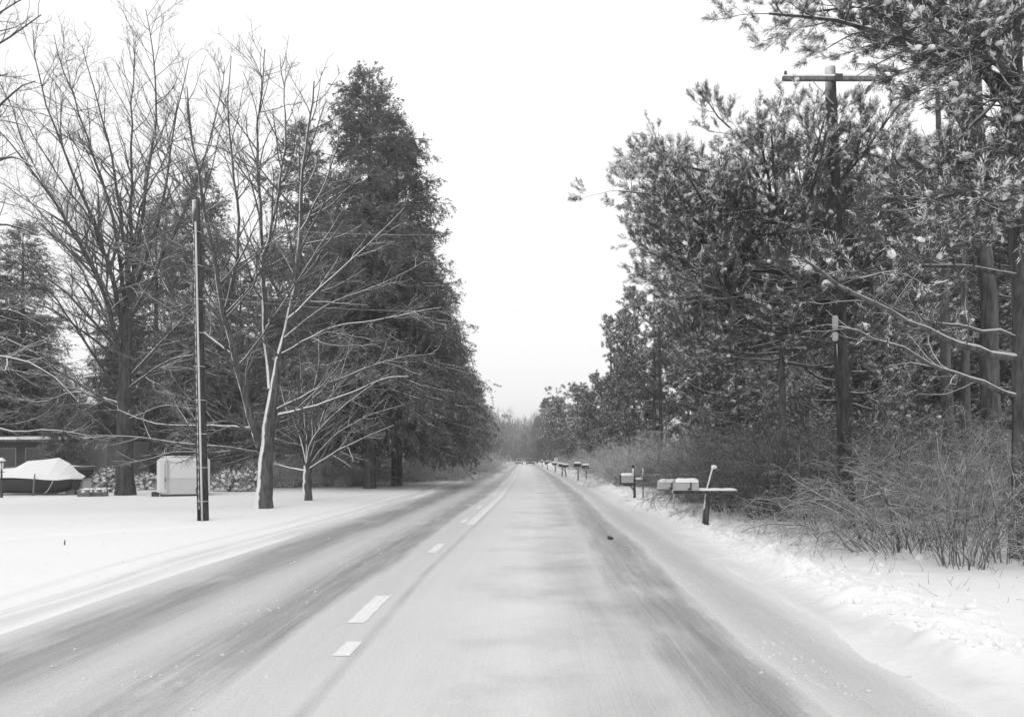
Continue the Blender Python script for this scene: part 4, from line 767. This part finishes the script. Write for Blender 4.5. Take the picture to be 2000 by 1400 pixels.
far_mailbox(1096, 74, 1.18, "dark mailbox left in the leaning pair beyond the middle distance pair", lean=.05); far_mailbox(1104, 71.5, 1.12, "dark mailbox right in the leaning pair beyond the middle distance pair", lean=-.12)
far_mailbox(1083, 92, 1.15, "small dark far mailbox beyond the leaning pair"); far_mailbox(1068, 112, 1.2, "tiny dark mailbox, farthest but one on the right verge"); far_mailbox(1058, 140, 1.2, "tiniest mailbox farthest along the right verge")
Y = 98; x = X_at(1086, Y); z0 = gz(x, Y); root = obj_e("road_sign", (x, Y, z0)); tag(root, "small pale square road sign on a post, far along the right verge", "road sign")
mb = MB(); post_tube(mb, [0, 0, -.1], [0, 0, 1.75], .03); part(mb, "post", M_STEEL, root); mb = MB(); mb.box((0, -.04, 1.42), (.46, .012, .6), 0, 0, .004); part(mb, "panel", M_PALEGREY, root)

# ================================================================== CARS (far)
def car(loc, rz, label, mat, snow):
    root = obj_e("car", loc, rz); tag(root, label, "car"); W = .88
    side = np.array([(-2.15, .28), (-2.2, .55), (-2.1, .78), (-1.25, .92), (-.75, 1.38), (.85, 1.42), (1.7, .98), (2.15, .9), (2.2, .5), (2.15, .28)]); n = len(side)
    def wid(z): return W * (1 - .22 * max(0, z - .9) / .5)
    mb = MB(); V = np.concatenate([[(x, s * wid(z), z) for x, z in side] for s in (-1, 1)]); mb.add(V, [(i, (i + 1) % n, n + (i + 1) % n, n + i) for i in range(n)], 0, False); mb.f.append((np.array([list(range(n - 1, -1, -1)), list(range(n, 2 * n))]), 0, False)); body = part(mb, "body", mat, root)
    def pane(name, pts): m = MB(); m.add(np.array(pts), [tuple(range(len(pts)))], 0, False); part(m, name, M_GLASS, root)
    pane("windscreen", [(-1.24, -.72, .96), (-1.24, .72, .96), (-.82, .62, 1.345), (-.82, -.62, 1.345)]); pane("rear_window", [(1.66, .70, 1.03), (1.66, -.70, 1.03), (.95, -.62, 1.405), (.95, .62, 1.405)])
    for s in (-1, 1): pane("side_window", [(-1.0, s * (W * .985 + .012), .97), (1.4, s * (W * .97 + .012), .98), (.8, s * (wid(1.33) + .012), 1.33), (-.65, s * (wid(1.32) + .012), 1.31)][::s])
    for x in (-1.35, 1.35):
        for s in (-1, 1):
            m = MB(); an = np.linspace(0, 2 * np.pi, 19); m.tube([(x, s * .70, .31), (x, s * .72, .31), (x, s * .88, .31), (x, s * .9, .31)], [.28, .31, .31, .28], 16); wh = part(m, "wheel", M_RUBBER, root)
            m = MB(); m.tube([(x, s * .885, .31), (x, s * .915, .31)], .18, 12); r = part(m, "rim", M_STEEL, wh)
    for s in (-1, 1):
        m = MB(); m.box((-2.17, s * .62, .66), (.08, .34, .16), 0, 0, .02); part(m, "headlight", M_LAMPGLASS, root)
        m = MB(); m.box((2.17, s * .66, .75), (.08, .3, .16), 0, 0, .02); part(m, "tail_light", M_GLASS, root)
    m = MB(); m.box((-2.2, 0, .42), (.06, 1.3, .18), 0, 0, .02); part(m, "grille", M_DARKMETAL, root)
    if snow: m = MB(); m.box((.05, 0, 1.43), (1.5, 1.15, .07), 0, 0, .03); part(m, "snow_cover", M_SNOWCAP, root)
    return root
car((X_at(1014, 195), 195, .01), math.radians(90), "far oncoming car in the left lane near the vanishing point", plain("car_paint_grey", .3, .35, .5, .1), True)
car((X_at(1035.5, 185), 185, .01), math.radians(90), "far dark car in the right lane near the vanishing point", plain("car_paint_dark", .06, .35, .5, .1), True)

# ================================================================== HOUSE, BOATS, TRAILER AND SMALL THINGS ON THE LEFT LAWN
Y = 47; root = obj_e("house", (-31, Y, gz(-31, Y))); tag(root, "low dark sided house with a snowy eave, at the far left behind the boats", "house")
xr = X_at(216, Y) + 31; hz = 2.6
mb = MB(); mb.box((-4 + (xr - 2.2 + 4) / 2, 3, hz / 2), (xr - 2.2 + 4, 6, hz)); wl = part(mb, "wall", M_SIDING, root)
mb = MB(); mb.box((xr - 1.1, 2.2, hz * .52), (2.2, 5.2, hz * 1.04)); part(mb, "end_wall", M_STUCCO, root)
mb = MB(); V = []; x0, x1 = -4.5, xr - 1.7
for x in (x0, x1): V += [(x, -.55, hz), (x, -.55, hz + .14), (x, 3, hz + .42), (x, 6.6, hz + .14), (x, 6.6, hz)]
mb.add(V, [(0, 5, 6, 1), (1, 6, 7, 2), (2, 7, 8, 3), (3, 8, 9, 4), (4, 9, 5, 0)], 0, False); mb.f.append((np.array([[0, 1, 2, 3, 4], [9, 8, 7, 6, 5]]), 0, False)); rf = part(mb, "roof", M_PBARK, root)
mb = MB(); mb.box((x0 + (x1 - x0) * .38, -.45, hz + .19), ((x1 - x0) * .5, .3, .13), 0, 0, .03); part(mb, "snow_edge", M_SNOWCAP, rf)
for xc, wd in ((.4, 1.1), (2.2, 1.1), (X_at(153, Y) + 31, .9)):
    mb = MB(); z0, z1 = 1.15, 2.2; mb.box((xc, -.03, z0 - .03), (wd + .2, .1, .06)); mb.box((xc, -.03, z1 + .03), (wd + .2, .1, .06)); mb.box((xc - wd / 2 - .05, -.03, (z0 + z1) / 2), (.07, .08, z1 - z0)); mb.box((xc + wd / 2 + .05, -.03, (z0 + z1) / 2), (.07, .08, z1 - z0)); fr = part(mb, "window", M_WOOD, root)
    mb = MB(); mb.box((xc, -.015, (z0 + z1) / 2), (wd + .02, .03, z1 - z0 - .01)); part(mb, "pane", M_GLASS, fr)
mb = MB(); mb.tube([(-.9 + q, -.5, -.1) for q in (0,)] * 2 + [(-.9, -.5, hz)], .05, 8); part(mb, "porch_post", M_DARKWOOD, root)

def hull(mb, L, W, H, bow=1, flare=1.0, keel=.12):
    """boat hull along x, bow at +x"""
    n, m = 16, 9; V = []
    for i in range(n):
        t = i / (n - 1); x = -L / 2 + L * t; w_ = W / 2 * (1 - max(0, (t - .55) / .45) ** 2.2) * (.9 + .1 * min(1, t * 4)) + .01; zk = keel + (H * .75) * max(0, (t - .72) / .28) ** 2
        for j in range(m):
            s = j / (m - 1) * 2 - 1; V.append((x + .12 * H * abs(s) * max(0, t - .6), w_ * math.copysign(abs(s) ** .55, s) if s else 0, zk + (H + .12 * max(0, t - .5) - zk) * abs(s) ** 1.6))
    mb.add(V, [(i * m + j, (i + 1) * m + j, (i + 1) * m + j + 1, i * m + j + 1) for i in range(n - 1) for j in range(m - 1)], 0, True)
    mb.f.append((np.array([[j for j in range(m)]]) + mb.n - len(V), 0, False))
def sheet(mb, outline, mat=0):      # tarp: rows of cross sections (x, half width, edge z, ridge z)
    m = 11; V = []; rgq = RNG(len(outline) * 7)
    for (x, w_, ze, zr) in outline:
        for j in range(m):
            s = j / (m - 1) * 2 - 1; V.append((x + rgq.normal(0, .01), s * w_, ze + (zr - ze) * (1 - abs(s) ** .92) + rgq.normal(0, .012)))
    n = len(outline); mb.add(V, [(i * m + j, (i + 1) * m + j, (i + 1) * m + j + 1, i * m + j + 1) for i in range(n - 1) for j in range(m - 1)], mat, False)
Y = 35.4; z = lambda py, Yq=None: EYE + (VY - py) / F * (Yq or Y); cx = X_at(45, Y); g0 = gz(cx, Y); root = obj_e("covered_boat", (cx, Y + 1.0, g0)); tag(root, "dark hulled boat under a peaked pale tarpaulin, nearest boat at the left edge", "boat")
dx = lambda px, Yq=None: X_at(px, Yq or Y) - cx
mb = MB(); hull(mb, dx(135) - dx(-60), 2.0, z(936) - g0, keel=.06); o = part(mb, "hull", M_HULL, root); o.location = ((dx(135) + dx(-60)) / 2, 0, 0)
mb = MB(); e = z(937) - g0; sheet(mb, [(dx(-62), .9, e + .03, z(925) - g0), (dx(-20), 1.06, e + .1, z(915) - g0), (dx(2), 1.06, e + .09, z(914) - g0), (dx(28), 1.07, e + .06, z(900) - g0), (dx(60), 1.07, e + .04, z(898) - g0), (dx(90), 1.07, e, z(893) - g0), (dx(110), 1.0, e - .02, z(905) - g0), (dx(128), .75, e + .03, z(922) - g0), (dx(142), .2, e + .02, z(930) - g0)]); part(mb, "tarpaulin", M_TARP, root)
mb = MB(); mb.tube([(dx(68), -1.12, -.05), (dx(69), -1.12, .5), (dx(71), -1.12, z(925) - g0)], .035, 8); part(mb, "support_pole", M_WOOD, root)
mb = MB(); mb.tube([(dx(86) + q * .42, -.98 - .05 * math.sin(q * 3), .12 + q * q * .62) for q in np.linspace(0, 1, 9)], .012, 6); part(mb, "tie_rope", M_WIRE, root)
mb = MB(); mb.box((dx(125), -.1, .52), (.34, .4, .5), 0, .1, .1); mb.box((dx(127), -.1, .17), (.14, .16, .34), 0, 0, .03); mt = part(mb, "outboard_motor", M_DARKMETAL, root); mb = MB(); mb.box((dx(125), -.1, .80), (.36, .42, .12), 0, .1, .05); part(mb, "snow_cap", M_SNOWCAP, mt)
Y2 = 39.0; cx2 = X_at(120, Y2); g2 = gz(cx2, Y2); root = obj_e("covered_boat", (cx2, Y2, g2)); tag(root, "second boat with a raised pointed bow, snow covered, behind the nearest boat", "boat")
d2 = lambda px: X_at(px, Y2) - cx2; zz = lambda py: z(py, Y2) - g2
mb = MB(); hull(mb, d2(182) - d2(45), 1.9, .62, keel=0.0); o = part(mb, "hull", M_HULL, root); o.location = ((d2(182) + d2(45)) / 2, 0, zz(917) - .66)
mb = MB(); e = zz(917); sheet(mb, [(d2(47), .95, e - .02, zz(906)), (d2(90), 1.0, e + .02, zz(897)), (d2(110), .99, e + .05, zz(903)), (d2(130), .93, e + .09, zz(908)), (d2(155), .75, e + .15, zz(910)), (d2(184), .2, e + .2, zz(910.5))]); part(mb, "snow_cover", M_TARP, root)
mb = MB(); mb.box((d2(115), 0, .42), (d2(165) - d2(70), .08, .1)); mb.box((d2(115), .6, .42), (d2(165) - d2(70), .08, .1)); mb.box((d2(95), .3, .42), (.1, 1.5, .1)); part(mb, "trailer_frame", M_STEEL, root)
for s in (-.85, .85):
    mb = MB(); mb.tube([(d2(95), s - .08, .3), (d2(95), s + .08, .3)], .3, 16); part(mb, "wheel", M_RUBBER, root)
mb = MB(); mb.tube([(d2(165), 0, -.05), (d2(165), 0, .47)], .04, 8); part(mb, "jack", M_STEEL, root)
Y = 37; cx = X_at(153, Y); root = obj_e("storage_bin", (cx, Y, gz(cx, Y))); tag(root, "pale grey storage bin standing under the raised bow of the second boat", "storage bin")
h = z(934) - gz(cx, Y); mb = MB(); mb.box((0, 0, h * .45), (.84, .7, h * .9), 0, 0, .03); part(mb, "body", M_PALEGREY, root); mb = MB(); mb.box((0, 0, h * .94), (.9, .76, h * .08), 0, 0, .02); part(mb, "lid", M_GREYPAINT, root)
for px, Yq, wd, lab in ((170, 34.6, .52, "low weathered crate with snow inside, left of the pair by the oak"), (194, 34.9, .48, "low weathered crate with snow inside, right of the pair by the oak")):
    x = X_at(px, Yq); h = .32; root = obj_e("crate", (x, Yq, gz(x, Yq) - .02)); tag(root, lab, "crate"); mb = MB()
    for zc in (.06, .17, .28):
        for s in (-1, 1): mb.box((0, s * .3, zc), (wd, .02, .085)); mb.box((s * (wd / 2 - .012), 0, zc), (.02, .57, .085))
    part(mb, "slats", M_WOOD, root); mb = MB()
    for s in (-1, 1):
        for q in (-1, 1): mb.box((s * (wd / 2 - .04), q * .27, .16), (.04, .035, .34))
    part(mb, "corner_posts", M_DARKWOOD, root); mb = MB(); scatter(mb, RNG(9), T_BLOB, np.array([[q * wd * .25, y_, .27] for q in (-1, 0, 1) for y_ in (-.15, .12)]), np.tile([0, 0, 1.], (6, 1)), np.full(6, .17), 0, True, .1); part(mb, "snow_fill", M_SNOWCAP, root)
# lamp post
Y = 33.8; x = X_at(3, Y); g0 = gz(x, Y); root = obj_e("lamp_post", (x, Y, g0)); tag(root, "black garden lamp post with snow capped lantern at the left edge", "lamp post"); h = EYE + (VY - 916) / F * Y - g0
mb = MB(); mb.tube([(0, 0, -.1), (0, 0, .2), (0, 0, .21), (0, 0, h)], [.06, .06, .04, .035], 10); mb.tube([(-.13, 0, h - .12), (.13, 0, h - .12)], .015, 6); part(mb, "pole", M_DARKMETAL, root)
mb = MB(); mb.tube([(0, 0, h), (0, 0, h + .03), (0, 0, h + .3)], [.06, .075, .125], 8); part(mb, "lantern", M_LAMPGLASS, root)
mb = MB()
for i in range(6): a = i * math.pi / 3; mb.tube([(.082 * math.cos(a), .082 * math.sin(a), h + .03), (.132 * math.cos(a), .132 * math.sin(a), h + .3)], .009, 5)
mb.tube([(0, 0, h + .3), (0, 0, h + .33), (0, 0, h + .42)], [.17, .17, .03], 8); cp = part(mb, "lantern_frame", M_DARKMETAL, root)
mb = MB(); mb.tube([(0, 0, h + .335), (0, 0, h + .37), (0, 0, h + .46), (0, 0, h + .49)], [.17, .16, .07, .02], 8); part(mb, "snow_cap", M_SNOWCAP, cp)
# cargo trailer
Y = 34.5; x = X_at(359, Y); g0 = gz(x, Y); root = obj_e("cargo_trailer", (x - .45, Y + 1.1, g0), math.radians(22)); tag(root, "white enclosed cargo trailer parked on the lawn behind the left utility pole", "trailer")
w_, h = X_at(408, Y) - X_at(312, Y), EYE + (VY - 893) / F * Y - g0
mb = MB(); mb.box((0, 0, .06 + (h - .06) / 2), (w_, 2.4, h - .06), 0, 0, .13); part(mb, "body", M_WHITEPAINT, root)
mb = MB(); mb.box((.12, -1.205, .42), (w_ - .62, .012, .66)); mb.box((.12, -1.206, .77), (w_ - .6, .02, .03)); part(mb, "stone_guard", M_PALEGREY, root)
mb = MB(); mb.box((-w_ / 2 + .33, -1.21, .85), (.05, .03, 1.1)); mb.box((-w_ / 2 + .45, -1.206, .85), (.10, .02, 1.4)); part(mb, "door_trim", M_GREYPAINT, root)
mb = MB(); mb.box((-w_ / 2 + .335, -1.235, .72), (.035, .03, .16)); part(mb, "latch", M_DARKMETAL, root)
mb = MB(); mb.box((.05, -1.208, h - .2), (w_ - .5, .02, .035)); part(mb, "roof_trim", M_STEEL, root)
mb = MB(); mb.box((w_ / 2 - .53, -1.22, .25), (.09, .04, .26), 0, 0, .01); part(mb, "tail_light", M_DARKMETAL, root)
mb = MB(); mb.box((0, 0, .035), (w_ - .3, 2.2, .05)); mb.box((-w_ / 2 - .06, -1.0, .10), (.3, .12, .2)); part(mb, "frame", M_DARKMETAL, root)
for s in (-1, 1):
    mb = MB(); mb.tube([(s * (w_ / 2 - .25), .5, .22), (s * (w_ / 2 - .05), .5, .22)], .22, 16); part(mb, "wheel", M_RUBBER, root)
mb = MB(); rq = RNG(6); V, Fq = grid(np.linspace(-w_ / 2 + .1, w_ / 2 - .1, 14), np.linspace(-1.1, 1.1, 10), lambda a, b_: h + .05 + 0 * a); V[:, 2] += rq.normal(0, .012, len(V)) - .06 * np.maximum(np.abs(V[:, 0]) / (w_ / 2), np.abs(V[:, 1]) / 1.2) ** 6; mb.add(V, Fq); part(mb, "snow_cover", M_SNOWCAP, root)
# snowy evergreen shrubs right of the trailer
def leafy(name, px, Y, h, R, seed, label):
    rng = RNG(seed); x = X_at(px, Y); root = obj_e(name, (x, Y, gz(x, Y))); tag(root, label, "shrub"); n = int(520 * R); az = rng.uniform(0, 2 * np.pi, n); rr = R * np.sqrt(rng.random(n)); zc = h * np.sqrt(np.maximum(.05, 1 - (rr / R) ** 2)) * rng.uniform(.3, 1.05, n)
    q = np.stack([rr * np.cos(az), rr * np.sin(az) * .7, zc], 1); a = q * np.array([1, 1, .8]); mb = MB(); sz = rng.uniform(.14, .24, n); scatter(mb, rng, T_PINE, q, a, sz, 0); m = rng.random(n) < .6; scatter(mb, rng, T_FROST, q[m] + np.array([0, 0, .05]), a[m], sz[m], 1)
    m = rng.random(n) < .25; scatter(mb, rng, T_BLOB, q[m] + np.array([0, 0, .07]), np.tile([0, 0, 1.], (m.sum(), 1)), rng.uniform(.06, .13, m.sum()), 1, True, .3); part(mb, "foliage", [M_PINE, M_SNOWCAP], root)
    sb = MB(); k_ = 14; s = np.zeros((k_, 3)); d = np.column_stack([rng.normal(0, .6, k_), rng.normal(0, .4, k_), np.ones(k_)]); p_, r_ = grow(rng, s, d, h * rng.uniform(.7, 1, k_), np.full(k_, .02), 6, .1); sb.tubes(p_, r_, 5); part(sb, "stems", M_STEM, root)
leafy("evergreen_shrub", 448, 40, .95, 1.0, 201, "snow loaded evergreen shrub right of the white trailer"); leafy("evergreen_shrub", 484, 41, 1.0, .8, 202, "snow loaded evergreen shrub just left of the forked maple's foot")
leafy("evergreen_shrub", 285, 42, .8, .8, 203, "low snowy shrub between the oak and the white trailer"); leafy("evergreen_shrub", 215, 39, 1.1, .9, 204, "frosted shrub behind the crates and left of the oak trunk")
# stake on the lawn, clod on the road, chunks of ploughed snow
Y = 15.4; x = X_at(126, Y); mb = MB(); post_tube(mb, [0, 0, -.06], [.004, 0, .10], .014, .012); o = mb.build("marker_stake", M_DARKWOOD); o.location = (x, Y, gz(x, Y)); tag(o, "short dark stake poking out of the snow on the left lawn", "stake")
Y = 17.0; x = X_at(1190, Y); mb = MB(); scatter(mb, RNG(2), T_BLOB, np.array([[0, 0, .03], [.05, .01, .025]]), np.tile([0, 0, 1.], (2, 1)), np.array([.055, .04]), 0, True, .2); o = mb.build("dirt_clod", M_HULL); o.location = (x, Y, .004); tag(o, "small black clod lying on the worn right wheel track", "clod")
rg = RNG(91); pos, sz = [], []
for _ in range(800):
    y_ = 6.5 + 34 * rg.random() ** 1.6; u_ = 3.55 + rg.gamma(1.6, .42); x_ = u_ + road_c(y_); pos.append((x_, y_, gz(x_, y_) + .004)); sz.append(min(.085, rg.gamma(1.8, .013) + .008))
mb = MB(); scatter(mb, rg, T_BLOB, np.array(pos), np.tile([0, 0, 1.], (len(pos), 1)), np.array(sz), 0, True, .5); o = mb.build("snow_chunks", M_SNOW); o["kind"] = "stuff"; tag(o, "crumbled chunks of ploughed snow along the right bank", "snow chunks")
rg = RNG(92); n = 1500; yy = 4.6 + 26 * rg.random(n) ** 1.7; side = rg.random(n); uu_ = np.where(side < .5, rg.normal(2.2, .22, n), np.where(side < .75, rg.normal(3.0, .3, n), rg.normal(-3.1, .55, n))); keep_ = vnoise(uu_ * 1.3, yy * .6) > .42; uu_, yy = uu_[keep_], yy[keep_]
mb = MB(); scatter(mb, rg, T_BLOB, np.stack([uu_ + road_c(yy), yy, np.full(len(yy), .006)], 1), np.tile([0, 0, 1.], (len(yy), 1)), np.minimum(.022, rg.gamma(1.5, .005, len(yy)) + .003), 0, True, .2); o = mb.build("slush_clods", M_SLUSH); o["kind"] = "stuff"; tag(o, "small clods of grey slush scattered along the worn tracks of the road", "slush")
# dry grass tips poking through the right bank
n = 330; yy = rg.uniform(9, 30, n); xx = rg.uniform(4.6, 6.8, n) + road_c(yy); xx[260:] = rg.uniform(-12, -6.2, 70); s = np.stack([xx, yy, ground_z(xx, yy) - .02], 1); p_, r_ = grow(rg, s, np.column_stack([rg.normal(0, .6, n), rg.normal(0, .6, n), np.ones(n)]), np.where(np.arange(n) < 260, rg.uniform(.06, .3, n), rg.uniform(.04, .08, n)), np.full(n, .004), 5, .2, -.06); mb = MB(); mb.tubes(p_, r_, 3)
o = mb.build("dry_grass", M_STEM); o["kind"] = "stuff"; tag(o, "thin dry grass tips poking through the snow beside the road", "grass")

# ------------------------------------------------------------------ damp winter air
k = NT("winter_haze"); t_ = k.t; t_.nodes.remove(k.b); pv = t_.nodes.new("ShaderNodeVolumePrincipled"); pv.inputs["Color"].default_value = G(1.0); pv.inputs["Density"].default_value = 0.0012; pv.inputs["Anisotropy"].default_value = 0.2
t_.links.new(pv.outputs[0], [n_ for n_ in t_.nodes if n_.type == 'OUTPUT_MATERIAL'][0].inputs["Volume"])
mb = MB(); mb.box((0, 310, 13), (1460, 860, 34)); o = mb.build("haze", k.m); o["kind"] = "stuff"; tag(o, "thin pale winter haze filling the air along the road", "haze")
